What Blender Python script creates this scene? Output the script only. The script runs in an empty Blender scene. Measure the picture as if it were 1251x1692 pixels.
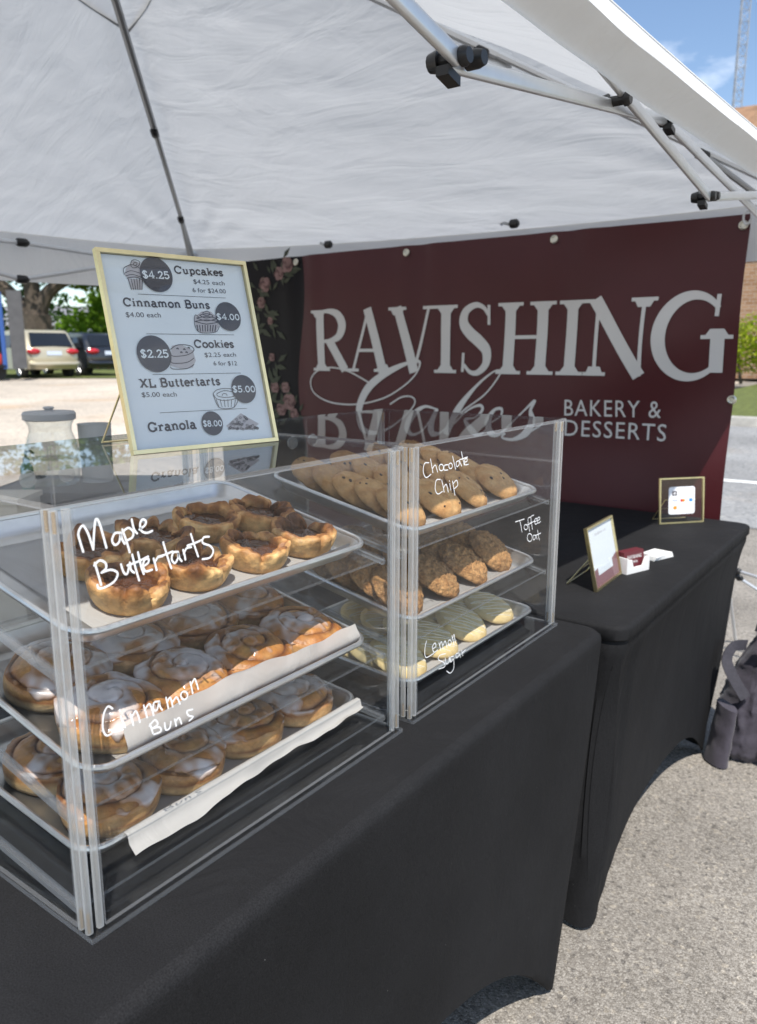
import bpy, math, random
from mathutils import Vector, Matrix, noise
from math import sin, cos, pi, radians, sqrt, atan2, exp, floor

random.seed(7)
scene = bpy.context.scene
C = scene.collection

# ------------------------------------------------------------------ camera, sky, sun, exposure
YAW, PITCH, ROLL = radians(36.148), radians(11.687), radians(0.07)
CAMPOS = Vector((0, 0, 1.285))
cam_data = bpy.data.cameras.new('camera')
cam_data.sensor_fit = 'VERTICAL'
cam_data.sensor_height = 36.0
cam_data.lens = 1275.0 / 1692.0 * 36.0
cam_data.clip_start = 0.02
cam_data.clip_end = 3000
cam_data.dof.use_dof = True
cam_data.dof.focus_distance = 0.98
cam_data.dof.aperture_fstop = 7.5
cam = bpy.data.objects.new('camera', cam_data)
cam.location = CAMPOS
cam.rotation_euler = (radians(90) - PITCH, 0, YAW)
C.objects.link(cam)
scene.camera = cam

SUN_A, SUN_B = 0.41, 0.38           # sun travels (-A, +B, -1)
sun_dir = Vector((-SUN_A, SUN_B, -1)).normalized()
to_sun = -sun_dir
world = bpy.data.worlds.new('World')
scene.world = world
world.use_nodes = True
wn = world.node_tree.nodes; wl = world.node_tree.links
wn.clear()
sky = wn.new('ShaderNodeTexSky'); sky.sky_type = 'NISHITA'; sky.sun_disc = False
sky.sun_elevation = math.asin(to_sun.z)
sky.sun_rotation = atan2(to_sun.x, to_sun.y)
sky.air_density = 1.0; sky.dust_density = 0.35; sky.ozone_density = 1.6
tc = wn.new('ShaderNodeTexCoord')
mp = wn.new('ShaderNodeMapping'); mp.inputs['Scale'].default_value = (2.2, 2.2, 5.0); mp.inputs['Location'].default_value = (0.35, 0.2, 0.4)
nz = wn.new('ShaderNodeTexNoise'); nz.inputs['Scale'].default_value = 1.6; nz.inputs['Detail'].default_value = 9; nz.inputs['Roughness'].default_value = 0.55
cr = wn.new('ShaderNodeValToRGB'); cr.color_ramp.elements[0].position = 0.53; cr.color_ramp.elements[1].position = 0.72
mx = wn.new('ShaderNodeMixRGB'); mx.inputs[2].default_value = (9.5, 9.8, 10.2, 1)
bg = wn.new('ShaderNodeBackground'); bg.inputs[1].default_value = 0.15
wo = wn.new('ShaderNodeOutputWorld')
wl.new(tc.outputs['Generated'], mp.inputs[0]); wl.new(mp.outputs[0], nz.inputs['Vector'])
wl.new(nz.outputs[0], cr.inputs[0]); wl.new(cr.outputs[0], mx.inputs[0]); wl.new(sky.outputs[0], mx.inputs[1])
wl.new(mx.outputs[0], bg.inputs[0]); wl.new(bg.outputs[0], wo.inputs[0])

sd = bpy.data.lights.new('sun', 'SUN'); sd.energy = 4.7; sd.angle = radians(0.5); sd.color = (1.0, 0.955, 0.89)
so = bpy.data.objects.new('sun', sd); so.rotation_euler = to_sun.to_track_quat('Z', 'Y').to_euler(); so.location = (2, -2, 8)
C.objects.link(so)

scene.view_settings.view_transform = 'Standard'
scene.view_settings.look = 'None'
scene.view_settings.gamma = 1
scene.view_settings.use_curve_mapping = False
scene.view_settings.exposure = 0.30
scene.render.engine = 'CYCLES'
cy = scene.cycles
cy.max_bounces = 10; cy.diffuse_bounces = 4; cy.glossy_bounces = 4; cy.transmission_bounces = 6
cy.transparent_max_bounces = 40
cy.sample_clamp_indirect = 6.0
cy.caustics_reflective = False; cy.caustics_refractive = False
try:
    cy.use_denoising = True
    cy.denoiser = 'OPENIMAGEDENOISE'
except Exception:
    pass

# ------------------------------------------------------------------ measuring helpers (where a sight line meets a real plane)
_f = Vector((-sin(YAW) * cos(PITCH), cos(YAW) * cos(PITCH), -sin(PITCH)))
_r0 = Vector((cos(YAW), sin(YAW), 0)); _u0 = _r0.cross(_f)
_r = cos(ROLL) * _r0 + sin(ROLL) * _u0; _u = -sin(ROLL) * _r0 + cos(ROLL) * _u0

def ray(px, py):
    return _f + _r * ((px - 625.5) / 1275.0) - _u * ((py - 846) / 1275.0)

def on_axis(px, py, axis, val):
    d = ray(px, py); t = (val - CAMPOS[axis]) / d[axis]
    return CAMPOS + d * t

def on_plane(px, py, p0, n):
    d = ray(px, py); t = (p0 - CAMPOS).dot(n) / d.dot(n)
    return CAMPOS + d * t

def at_dist(px, py, fwd):
    return CAMPOS + ray(px, py) * fwd

# ------------------------------------------------------------------ mesh helpers
ORG = {}

class MB:
    def __init__(s): s.v = []; s.f = []; s.m = []; s.c = None
    def add(s, vs, fs, m=0):
        b = len(s.v); s.v += [Vector(x) for x in vs]
        for q in fs: s.f.append([b + i for i in q]); s.m.append(m)
    def box(s, lo, hi, m=0, thin=None, edge=1):
        (a, b, c), (d, e, f) = lo, hi
        vs = [(a, b, c), (d, b, c), (d, e, c), (a, e, c), (a, b, f), (d, b, f), (d, e, f), (a, e, f)]
        fs = [((0, 3, 2, 1), 2), ((4, 5, 6, 7), 2), ((0, 1, 5, 4), 1), ((2, 3, 7, 6), 1), ((1, 2, 6, 5), 0), ((3, 0, 4, 7), 0)]
        base = len(s.v); s.v += [Vector(x) for x in vs]
        for q, ax in fs:
            s.f.append([base + i for i in q]); s.m.append(m if thin is None or ax == thin else edge)
    def obox(s, o, ax, ay, az, m=0, mats=None):
        o, ax, ay, az = Vector(o), Vector(ax), Vector(ay), Vector(az)
        vs = [o, o + ax, o + ax + ay, o + ay, o + az, o + ax + az, o + ax + ay + az, o + ay + az]
        s.add(vs, [(0, 3, 2, 1), (4, 5, 6, 7), (0, 1, 5, 4), (2, 3, 7, 6), (1, 2, 6, 5), (3, 0, 4, 7)], m)
        if mats:
            for k in range(6): s.m[-6 + k] = mats[k]
    def cbox(s, o, ax, ay, az, b, m=0):
        """box with chamfered edges along az (rounded bar / post)"""
        o, ax, ay, az = Vector(o), Vector(ax), Vector(ay), Vector(az)
        lx, ly = ax.length, ay.length; ex, ey = ax / lx, ay / ly
        pts = []
        for (cx, cy_, a0) in ((lx - b, ly - b, 0), (b, ly - b, 90), (b, b, 180), (lx - b, b, 270)):
            for k in range(4):
                a = radians(a0 + 30 * k); pts.append((cx + b * cos(a), cy_ + b * sin(a)))
        n = len(pts)
        vs = [o + ex * p[0] + ey * p[1] for p in pts] + [o + ex * p[0] + ey * p[1] + az for p in pts]
        fs = [(i, (i + 1) % n, n + (i + 1) % n, n + i) for i in range(n)] + [tuple(range(n - 1, -1, -1)), tuple(range(n, 2 * n))]
        s.add(vs, fs, m)
    def tube(s, pts, r, n=10, m=0, cap=True, closed=False):
        pts = [Vector(p) for p in pts]; N = len(pts)
        rr = r if isinstance(r, (list, tuple)) else [r] * N
        T = []
        for i in range(N):
            if closed: t = pts[(i + 1) % N] - pts[i - 1]
            else: t = pts[min(i + 1, N - 1)] - pts[max(i - 1, 0)]
            T.append(t.normalized())
        ref = Vector((0, 0, 1)) if abs(T[0].z) < .9 else Vector((1, 0, 0))
        nr = (ref - T[0] * ref.dot(T[0])).normalized()
        vs = []
        for i in range(N):
            nr = (nr - T[i] * nr.dot(T[i])).normalized(); bn = T[i].cross(nr)
            for k in range(n):
                a = 2 * pi * k / n; vs.append(pts[i] + (nr * cos(a) + bn * sin(a)) * rr[i])
        fs = []
        for i in range(N if closed else N - 1):
            j = (i + 1) % N
            for k in range(n):
                fs.append((i * n + k, i * n + (k + 1) % n, j * n + (k + 1) % n, j * n + k))
        if cap and not closed:
            fs.append(tuple(range(n - 1, -1, -1))); fs.append(tuple((N - 1) * n + k for k in range(n)))
        s.add(vs, fs, m)
    def lathe(s, prof, n=32, o=(0, 0, 0), m=0, closed_top=False, closed_bot=False):
        o = Vector(o); vs = []; fs = []
        for (r, z) in prof:
            for k in range(n):
                a = 2 * pi * k / n; vs.append(o + Vector((r * cos(a), r * sin(a), z)))
        for i in range(len(prof) - 1):
            for k in range(n):
                fs.append((i * n + k, i * n + (k + 1) % n, (i + 1) * n + (k + 1) % n, (i + 1) * n + k))
        if closed_bot: fs.append(tuple(range(n - 1, -1, -1)))
        if closed_top: fs.append(tuple((len(prof) - 1) * n + k for k in range(n)))
        s.add(vs, fs, m)
    def grid(s, fn, nu, nv, m=0, wrap=False):
        vs = [fn(i / nu, j / nv) for j in range(nv + 1) for i in range(nu + (0 if wrap else 1))]
        w = nu if wrap else nu + 1
        fs = []
        for j in range(nv):
            for i in range(nu):
                k = (i + 1) % w
                fs.append((j * w + i, j * w + k, (j + 1) * w + k, (j + 1) * w + i))
        s.add(vs, fs, m)
    def blob(s, o, r, seed=0, amp=.2, n=8, m=0):
        o = Vector(o); vs = []; fs = []
        r = Vector(r) if not isinstance(r, (int, float)) else Vector((r, r, r))
        for j in range(n + 1):
            for i in range(2 * n):
                a = pi * j / n; b = pi * i / n
                d = Vector((sin(a) * cos(b), sin(a) * sin(b), cos(a)))
                k = 1 + amp * noise.noise(d * 1.7 + Vector((seed * 3.1, seed, 0)))
                vs.append(o + Vector((d.x * r.x, d.y * r.y, d.z * r.z)) * k)
        w = 2 * n
        for j in range(n):
            for i in range(w):
                fs.append((j * w + i, (j + 1) * w + i, (j + 1) * w + (i + 1) % w, j * w + (i + 1) % w))
        s.add(vs, fs, m)

def build(name, mb, mats, parent=None, smooth=True, sharp=35, loc=None, cols=None):
    me = bpy.data.meshes.new(name)
    off = Vector((0, 0, 0))
    if parent is not None: off = ORG[parent.name]
    if loc is not None: off = Vector(loc)
    me.from_pydata([tuple(v - off) for v in mb.v], [], mb.f)
    if not isinstance(mats, (list, tuple)): mats = [mats]
    for m in mats: me.materials.append(m)
    me.polygons.foreach_set('material_index', mb.m)
    if cols is not None:
        at = me.color_attributes.new('Col', 'FLOAT_COLOR', 'POINT')
        flat = []
        for c in cols: flat += [c[0], c[1], c[2], 1.0]
        at.data.foreach_set('color', flat)
    me.update()
    if smooth:
        me.polygons.foreach_set('use_smooth', [True] * len(me.polygons))
        if sharp: me.set_sharp_from_angle(angle=radians(sharp))
    o = bpy.data.objects.new(name, me)
    C.objects.link(o)
    if parent is not None: o.parent = parent; ORG[o.name] = off
    else:
        o.location = off; ORG[o.name] = off
    return o

def tag(o, label=None, cat=None, group=None, kind=None):
    if label: o['label'] = label
    if cat: o['category'] = cat
    if group: o['group'] = group
    if kind: o['kind'] = kind
    return o

def thing(name, label, cat, loc=(0, 0, 0), group=None):
    o = bpy.data.objects.new(name, None); o.empty_display_size = .05
    o.location = Vector(loc); C.objects.link(o); ORG[o.name] = Vector(loc)
    return tag(o, label, cat, group)

def dup(root, M, label=None, group=None):
    c = root.copy(); C.objects.link(c)
    c.matrix_world = M
    if label: c['label'] = label
    if group: c['group'] = group
    for ch in list(root.children):
        d = ch.copy(); C.objects.link(d); d.parent = c
        for g in list(ch.children):
            e = g.copy(); C.objects.link(e); e.parent = d
    return c

# ------------------------------------------------------------------ materials
def nodes_of(name):
    m = bpy.data.materials.new(name); m.use_nodes = True
    nt = m.node_tree; nt.nodes.clear()
    out = nt.nodes.new('ShaderNodeOutputMaterial')
    return m, nt, nt.nodes, nt.links, out

def pmat(name, col, rough=.6, metal=0, var=.0, vscale=8, bump=0, bscale=60, vcol=False, sheen=0, spec=.5, sss=0, detail=4, stretch=None, bdist=.002, coat=0, orand=0):
    m, nt, N, L, out = nodes_of(name)
    b = N.new('ShaderNodeBsdfPrincipled')
    b.inputs['Base Color'].default_value = (*col, 1); b.inputs['Roughness'].default_value = rough
    b.inputs['Metallic'].default_value = metal; b.inputs['Specular IOR Level'].default_value = spec
    if sheen: b.inputs['Sheen Weight'].default_value = sheen; b.inputs['Sheen Roughness'].default_value = .5
    if coat: b.inputs['Coat Weight'].default_value = coat; b.inputs['Coat Roughness'].default_value = .12
    if sss:
        b.inputs['Subsurface Weight'].default_value = sss; b.inputs['Subsurface Radius'].default_value = (.012, .006, .003); b.inputs['Subsurface Scale'].default_value = .5
    tc = N.new('ShaderNodeTexCoord'); co = tc.outputs['Object']
    if stretch:
        mp = N.new('ShaderNodeMapping'); mp.inputs['Scale'].default_value = stretch; L.new(co, mp.inputs[0]); co = mp.outputs[0]
    src = None
    if vcol:
        a = N.new('ShaderNodeAttribute'); a.attribute_name = 'Col'; src = a.outputs['Color']
    if var:
        n = N.new('ShaderNodeTexNoise'); n.inputs['Scale'].default_value = vscale; n.inputs['Detail'].default_value = detail; n.inputs['Roughness'].default_value = .6
        L.new(co, n.inputs['Vector'])
        mr = N.new('ShaderNodeMapRange'); mr.inputs[1].default_value = .3; mr.inputs[2].default_value = .7
        mr.inputs[3].default_value = 1 - var; mr.inputs[4].default_value = 1 + var
        L.new(n.outputs[0], mr.inputs[0])
        mm = N.new('ShaderNodeVectorMath'); mm.operation = 'SCALE'
        if src is not None: L.new(src, mm.inputs[0])
        else: mm.inputs[0].default_value = col
        L.new(mr.outputs[0], mm.inputs['Scale']); src = mm.outputs[0]
    if orand:
        oi = N.new('ShaderNodeObjectInfo'); mo = N.new('ShaderNodeMapRange'); mo.inputs[3].default_value = 1 - orand; mo.inputs[4].default_value = 1 + orand * .7
        L.new(oi.outputs['Random'], mo.inputs[0]); m3 = N.new('ShaderNodeVectorMath'); m3.operation = 'SCALE'
        L.new(src, m3.inputs[0]); L.new(mo.outputs[0], m3.inputs['Scale']); src = m3.outputs[0]
    if src is not None: L.new(src, b.inputs['Base Color'])
    if bump:
        n2 = N.new('ShaderNodeTexNoise'); n2.inputs['Scale'].default_value = bscale; n2.inputs['Detail'].default_value = 5
        L.new(co, n2.inputs['Vector'])
        bp = N.new('ShaderNodeBump'); bp.inputs['Strength'].default_value = bump; bp.inputs['Distance'].default_value = bdist
        L.new(n2.outputs[0], bp.inputs['Height']); L.new(bp.outputs[0], b.inputs['Normal'])
    L.new(b.outputs[0], out.inputs[0])
    return m

def clear_mat(name, tint, milk=.02, rough=.02, boost=1.0, milkcol=(.9, .92, .95), rim=0, smudge=0):
    """thin clear plastic or glass sheet: see-through with a Fresnel mirror on its outside and a trace of haze"""
    m, nt, N, L, out = nodes_of(name)
    g = N.new('ShaderNodeNewGeometry')
    dp = N.new('ShaderNodeVectorMath'); dp.operation = 'DOT_PRODUCT'
    L.new(g.outputs['Normal'], dp.inputs[0]); L.new(g.outputs['Incoming'], dp.inputs[1])
    ab = N.new('ShaderNodeMath'); ab.operation = 'ABSOLUTE'; L.new(dp.outputs['Value'], ab.inputs[0])
    om = N.new('ShaderNodeMath'); om.operation = 'SUBTRACT'; om.inputs[0].default_value = 1; L.new(ab.outputs[0], om.inputs[1])
    pw = N.new('ShaderNodeMath'); pw.operation = 'POWER'; pw.inputs[1].default_value = 5; L.new(om.outputs[0], pw.inputs[0])
    ml = N.new('ShaderNodeMath'); ml.operation = 'MULTIPLY_ADD'; ml.inputs[1].default_value = .92; ml.inputs[2].default_value = .046 * boost
    L.new(pw.outputs[0], ml.inputs[0])
    bf = N.new('ShaderNodeMath'); bf.operation = 'SUBTRACT'; bf.inputs[0].default_value = 1; L.new(g.outputs['Backfacing'], bf.inputs[1])
    fr = N.new('ShaderNodeMath'); fr.operation = 'MULTIPLY'; fr.use_clamp = True; L.new(ml.outputs[0], fr.inputs[0]); L.new(bf.outputs[0], fr.inputs[1])
    t = N.new('ShaderNodeBsdfTransparent'); t.inputs[0].default_value = (*tint, 1)
    d = N.new('ShaderNodeBsdfDiffuse'); d.inputs[0].default_value = (*milkcol, 1)
    tr = N.new('ShaderNodeBsdfTranslucent'); tr.inputs[0].default_value = (*milkcol, 1)
    dm = N.new('ShaderNodeMixShader'); dm.inputs[0].default_value = .5; L.new(d.outputs[0], dm.inputs[1]); L.new(tr.outputs[0], dm.inputs[2])
    m1 = N.new('ShaderNodeMixShader'); m1.inputs[0].default_value = milk
    if smudge:
        tcs = N.new('ShaderNodeTexCoord'); ns_ = N.new('ShaderNodeTexNoise'); ns_.inputs['Scale'].default_value = 9; ns_.inputs['Detail'].default_value = 8; ns_.inputs['Roughness'].default_value = .72; ns_.inputs['Distortion'].default_value = 1.2
        L.new(tcs.outputs['Object'], ns_.inputs['Vector'])
        rs = N.new('ShaderNodeMapRange'); rs.inputs[1].default_value = .5; rs.inputs[2].default_value = .8; rs.inputs[3].default_value = milk; rs.inputs[4].default_value = milk + smudge
        L.new(ns_.outputs[0], rs.inputs[0]); L.new(rs.outputs[0], m1.inputs[0])
    if rim:
        p2 = N.new('ShaderNodeMath'); p2.operation = 'POWER'; p2.inputs[1].default_value = 2.2; L.new(om.outputs[0], p2.inputs[0])  # whitens faces seen edge-on, painting bright edge highlights into the colour
        r2 = N.new('ShaderNodeMath'); r2.operation = 'MULTIPLY_ADD'; r2.inputs[1].default_value = rim; r2.inputs[2].default_value = milk; L.new(p2.outputs[0], r2.inputs[0])
        L.new(r2.outputs[0], m1.inputs[0])
    L.new(t.outputs[0], m1.inputs[1]); L.new(dm.outputs[0], m1.inputs[2])
    gl = N.new('ShaderNodeBsdfGlossy'); gl.inputs['Roughness'].default_value = rough
    m2 = N.new('ShaderNodeMixShader'); L.new(fr.outputs[0], m2.inputs[0]); L.new(m1.outputs[0], m2.inputs[1]); L.new(gl.outputs[0], m2.inputs[2])
    L.new(m2.outputs[0], out.inputs[0])
    return m

def fabric_mat(name, col, transl, var=.04, bump=.65):
    m, nt, N, L, out = nodes_of(name)
    tc = N.new('ShaderNodeTexCoord')
    mp = N.new('ShaderNodeMapping'); mp.inputs['Scale'].default_value = (1, 1.0, 1.0); mp.inputs['Rotation'].default_value = (0, 0, .5); L.new(tc.outputs['Object'], mp.inputs[0])
    n = N.new('ShaderNodeTexNoise'); n.inputs['Scale'].default_value = 2.6; n.inputs['Detail'].default_value = 4; n.inputs['Roughness'].default_value = .55; n.inputs['Distortion'].default_value = .5
    L.new(mp.outputs[0], n.inputs['Vector'])
    mp2 = N.new('ShaderNodeMapping'); mp2.inputs['Scale'].default_value = (2.0, 9.0, 5.0); mp2.inputs['Rotation'].default_value = (0, 0, -.6); L.new(tc.outputs['Object'], mp2.inputs[0])
    n2 = N.new('ShaderNodeTexNoise'); n2.inputs['Scale'].default_value = 1.1; n2.inputs['Detail'].default_value = 4; n2.inputs['Distortion'].default_value = .8
    L.new(mp2.outputs[0], n2.inputs['Vector'])
    ad = N.new('ShaderNodeMath'); ad.operation = 'ADD'; L.new(n.outputs[0], ad.inputs[0]); L.new(n2.outputs[0], ad.inputs[1])
    bp = N.new('ShaderNodeBump'); bp.inputs['Strength'].default_value = bump; bp.inputs['Distance'].default_value = .035; L.new(ad.outputs[0], bp.inputs['Height'])
    mr = N.new('ShaderNodeMapRange'); mr.inputs[1].default_value = .6; mr.inputs[2].default_value = 1.4; mr.inputs[3].default_value = 1 - var; mr.inputs[4].default_value = 1 + var
    L.new(ad.outputs[0], mr.inputs[0])
    sc = N.new('ShaderNodeVectorMath'); sc.operation = 'SCALE'; sc.inputs[0].default_value = col; L.new(mr.outputs[0], sc.inputs['Scale'])
    d = N.new('ShaderNodeBsdfDiffuse'); t = N.new('ShaderNodeBsdfTranslucent')
    for q in (d, t): L.new(sc.outputs[0], q.inputs[0]); L.new(bp.outputs[0], q.inputs['Normal'])
    mx = N.new('ShaderNodeMixShader'); mx.inputs[0].default_value = transl; L.new(d.outputs[0], mx.inputs[1]); L.new(t.outputs[0], mx.inputs[2])
    L.new(mx.outputs[0], out.inputs[0])
    return m

def ground_mat(name, c1, c2, c3, scale=230, patch=1.2, bump=.6, cracks=False):
    m, nt, N, L, out = nodes_of(name)
    tc = N.new('ShaderNodeTexCoord')
    v = N.new('ShaderNodeTexVoronoi'); v.inputs['Scale'].default_value = scale; L.new(tc.outputs['Object'], v.inputs['Vector'])
    sp = N.new('ShaderNodeSeparateColor'); L.new(v.outputs['Color'], sp.inputs[0])
    r = N.new('ShaderNodeValToRGB'); e = r.color_ramp.elements
    e[0].position = 0; e[0].color = (*c1, 1); e[1].position = 1; e[1].color = (*c3, 1)
    k = e.new(.5); k.color = (*c2, 1)
    L.new(sp.outputs[0], r.inputs[0])
    n = N.new('ShaderNodeTexNoise'); n.inputs['Scale'].default_value = patch; n.inputs['Detail'].default_value = 8; n.inputs['Roughness'].default_value = .65; L.new(tc.outputs['Object'], n.inputs['Vector'])
    mr = N.new('ShaderNodeMapRange'); mr.inputs[1].default_value = .3; mr.inputs[2].default_value = .7; mr.inputs[3].default_value = .72; mr.inputs[4].default_value = 1.24; L.new(n.outputs[0], mr.inputs[0])
    v3 = N.new('ShaderNodeTexVoronoi'); v3.inputs['Scale'].default_value = scale * .42; L.new(tc.outputs['Object'], v3.inputs['Vector'])
    s3 = N.new('ShaderNodeSeparateColor'); L.new(v3.outputs['Color'], s3.inputs[0])
    st = N.new('ShaderNodeValToRGB'); e3 = st.color_ramp.elements; e3[0].position = 0; e3[0].color = (.55, .55, .56, 1); e3[1].position = .14; e3[1].color = (1, 1, 1, 1)
    k3 = e3.new(.9); k3.color = (1, 1, 1, 1); k4 = e3.new(1.0); k4.color = (1.35, 1.32, 1.25, 1)
    L.new(s3.outputs[1], st.inputs[0])
    m0 = N.new('ShaderNodeMixRGB'); m0.blend_type = 'MULTIPLY'; m0.inputs[0].default_value = 1; L.new(r.outputs[0], m0.inputs[1]); L.new(st.outputs[0], m0.inputs[2])
    sc = N.new('ShaderNodeVectorMath'); sc.operation = 'SCALE'; L.new(m0.outputs[0], sc.inputs[0]); L.new(mr.outputs[0], sc.inputs['Scale'])
    src = sc.outputs[0]
    # tan sandy stains
    n3 = N.new('ShaderNodeTexNoise'); n3.inputs['Scale'].default_value = .55; n3.inputs['Detail'].default_value = 6; L.new(tc.outputs['Object'], n3.inputs['Vector'])
    r3 = N.new('ShaderNodeValToRGB'); r3.color_ramp.elements[0].position = .55; r3.color_ramp.elements[1].position = .72; r3.color_ramp.elements[1].color = (.6, .6, .6, 1); L.new(n3.outputs[0], r3.inputs[0])
    mx = N.new('ShaderNodeMixRGB'); mx.blend_type = 'MULTIPLY'; mx.inputs[2].default_value = (1.05, .82, .6, 1); L.new(r3.outputs[0], mx.inputs[0]); L.new(src, mx.inputs[1]); src = mx.outputs[0]
    if cracks:
        v2 = N.new('ShaderNodeTexVoronoi'); v2.feature = 'DISTANCE_TO_EDGE'; v2.inputs['Scale'].default_value = .8
        n4 = N.new('ShaderNodeTexNoise'); n4.inputs['Scale'].default_value = 4; n4.inputs['Detail'].default_value = 5; L.new(tc.outputs['Object'], n4.inputs['Vector'])
        ad = N.new('ShaderNodeMixRGB'); ad.inputs[0].default_value = .12; L.new(tc.outputs['Object'], ad.inputs[1]); L.new(n4.outputs['Color'], ad.inputs[2])
        L.new(ad.outputs[0], v2.inputs['Vector'])
        lt = N.new('ShaderNodeMapRange'); lt.inputs[1].default_value = 0.0; lt.inputs[2].default_value = .006; lt.inputs[3].default_value = .88; lt.inputs[4].default_value = 1; L.new(v2.outputs['Distance'], lt.inputs[0])
        s2 = N.new('ShaderNodeVectorMath'); s2.operation = 'SCALE'; L.new(src, s2.inputs[0]); L.new(lt.outputs[0], s2.inputs['Scale']); src = s2.outputs[0]
    b = N.new('ShaderNodeBsdfPrincipled'); b.inputs['Roughness'].default_value = .9; b.inputs['Specular IOR Level'].default_value = .25
    L.new(src, b.inputs['Base Color'])
    bp = N.new('ShaderNodeBump'); bp.inputs['Strength'].default_value = bump; bp.inputs['Distance'].default_value = .004
    L.new(v.outputs['Distance'], bp.inputs['Height']); bp.invert = True
    L.new(bp.outputs[0], b.inputs['Normal'])
    L.new(b.outputs[0], out.inputs[0])
    return m

def cover_mat(name):
    m, nt, N, L, out = nodes_of(name)
    tc = N.new('ShaderNodeTexCoord'); co = tc.outputs['Object']
    b = N.new('ShaderNodeBsdfPrincipled'); b.inputs['Roughness'].default_value = .72; b.inputs['Specular IOR Level'].default_value = .10
    n = N.new('ShaderNodeTexNoise'); n.inputs['Scale'].default_value = 650; n.inputs['Detail'].default_value = 2; L.new(co, n.inputs['Vector'])
    n2 = N.new('ShaderNodeTexNoise'); n2.inputs['Scale'].default_value = 2.6; n2.inputs['Detail'].default_value = 7; n2.inputs['Roughness'].default_value = .6; L.new(co, n2.inputs['Vector'])
    a = N.new('ShaderNodeMapRange'); a.inputs[1].default_value = .3; a.inputs[2].default_value = .7; a.inputs[3].default_value = .62; a.inputs[4].default_value = 1.38; L.new(n.outputs[0], a.inputs[0])
    c = N.new('ShaderNodeMapRange'); c.inputs[1].default_value = .3; c.inputs[2].default_value = .7; c.inputs[3].default_value = .78; c.inputs[4].default_value = 1.22; L.new(n2.outputs[0], c.inputs[0])
    k = N.new('ShaderNodeMath'); k.operation = 'MULTIPLY'; L.new(a.outputs[0], k.inputs[0]); L.new(c.outputs[0], k.inputs[1])
    sc = N.new('ShaderNodeVectorMath'); sc.operation = 'SCALE'; sc.inputs[0].default_value = (.0168, .0168, .0178); L.new(k.outputs[0], sc.inputs['Scale'])
    v = N.new('ShaderNodeTexVoronoi'); v.inputs['Scale'].default_value = 26; L.new(co, v.inputs['Vector'])
    lt = N.new('ShaderNodeMath'); lt.operation = 'LESS_THAN'; lt.inputs[1].default_value = .014; L.new(v.outputs['Distance'], lt.inputs[0])
    mx = N.new('ShaderNodeMixRGB'); mx.inputs[2].default_value = (.30, .30, .29, 1); L.new(lt.outputs[0], mx.inputs[0]); L.new(sc.outputs[0], mx.inputs[1])
    L.new(mx.outputs[0], b.inputs['Base Color'])
    mp = N.new('ShaderNodeMapping'); mp.inputs['Scale'].default_value = (5, 5, 1.2); L.new(co, mp.inputs[0])
    n3 = N.new('ShaderNodeTexNoise'); n3.inputs['Scale'].default_value = 2.2; n3.inputs['Detail'].default_value = 4; n3.inputs['Distortion'].default_value = .6; L.new(mp.outputs[0], n3.inputs['Vector'])
    b1 = N.new('ShaderNodeBump'); b1.inputs['Strength'].default_value = .35; b1.inputs['Distance'].default_value = .02; L.new(n3.outputs[0], b1.inputs['Height'])
    b2 = N.new('ShaderNodeBump'); b2.inputs['Strength'].default_value = .3; b2.inputs['Distance'].default_value = .0008; L.new(n.outputs[0], b2.inputs['Height']); L.new(b1.outputs[0], b2.inputs['Normal'])
    L.new(b2.outputs[0], b.inputs['Normal'])
    L.new(b.outputs[0], out.inputs[0])
    return m

def brick_mat(name):
    m, nt, N, L, out = nodes_of(name)
    tc = N.new('ShaderNodeTexCoord'); mp = N.new('ShaderNodeMapping'); mp.inputs['Rotation'].default_value = (radians(90), 0, 0); L.new(tc.outputs['Object'], mp.inputs[0])
    br = N.new('ShaderNodeTexBrick'); br.inputs['Scale'].default_value = 2.2; br.inputs['Color1'].default_value = (.27, .15, .08, 1); br.inputs['Color2'].default_value = (.36, .22, .13, 1); br.inputs['Mortar'].default_value = (.42, .38, .33, 1); br.inputs['Mortar Size'].default_value = .012
    L.new(mp.outputs[0], br.inputs['Vector'])
    b = N.new('ShaderNodeBsdfPrincipled'); b.inputs['Roughness'].default_value = .9; L.new(br.outputs[0], b.inputs['Base Color']); L.new(b.outputs[0], out.inputs[0])
    return m

def leaf_mat(name, c1, c2):
    m, nt, N, L, out = nodes_of(name)
    g = N.new('ShaderNodeObjectInfo'); geo = N.new('ShaderNodeNewGeometry')
    r = N.new('ShaderNodeValToRGB'); r.color_ramp.elements[0].color = (*c1, 1); r.color_ramp.elements[1].color = (*c2, 1)
    L.new(geo.outputs['Random Per Island'], r.inputs[0])
    d = N.new('ShaderNodeBsdfDiffuse'); t = N.new('ShaderNodeBsdfTranslucent'); L.new(r.outputs[0], d.inputs[0]); L.new(r.outputs[0], t.inputs[0])
    mx = N.new('ShaderNodeMixShader'); mx.inputs[0].default_value = .4; L.new(d.outputs[0], mx.inputs[1]); L.new(t.outputs[0], mx.inputs[2]); L.new(mx.outputs[0], out.inputs[0])
    return m

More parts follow.
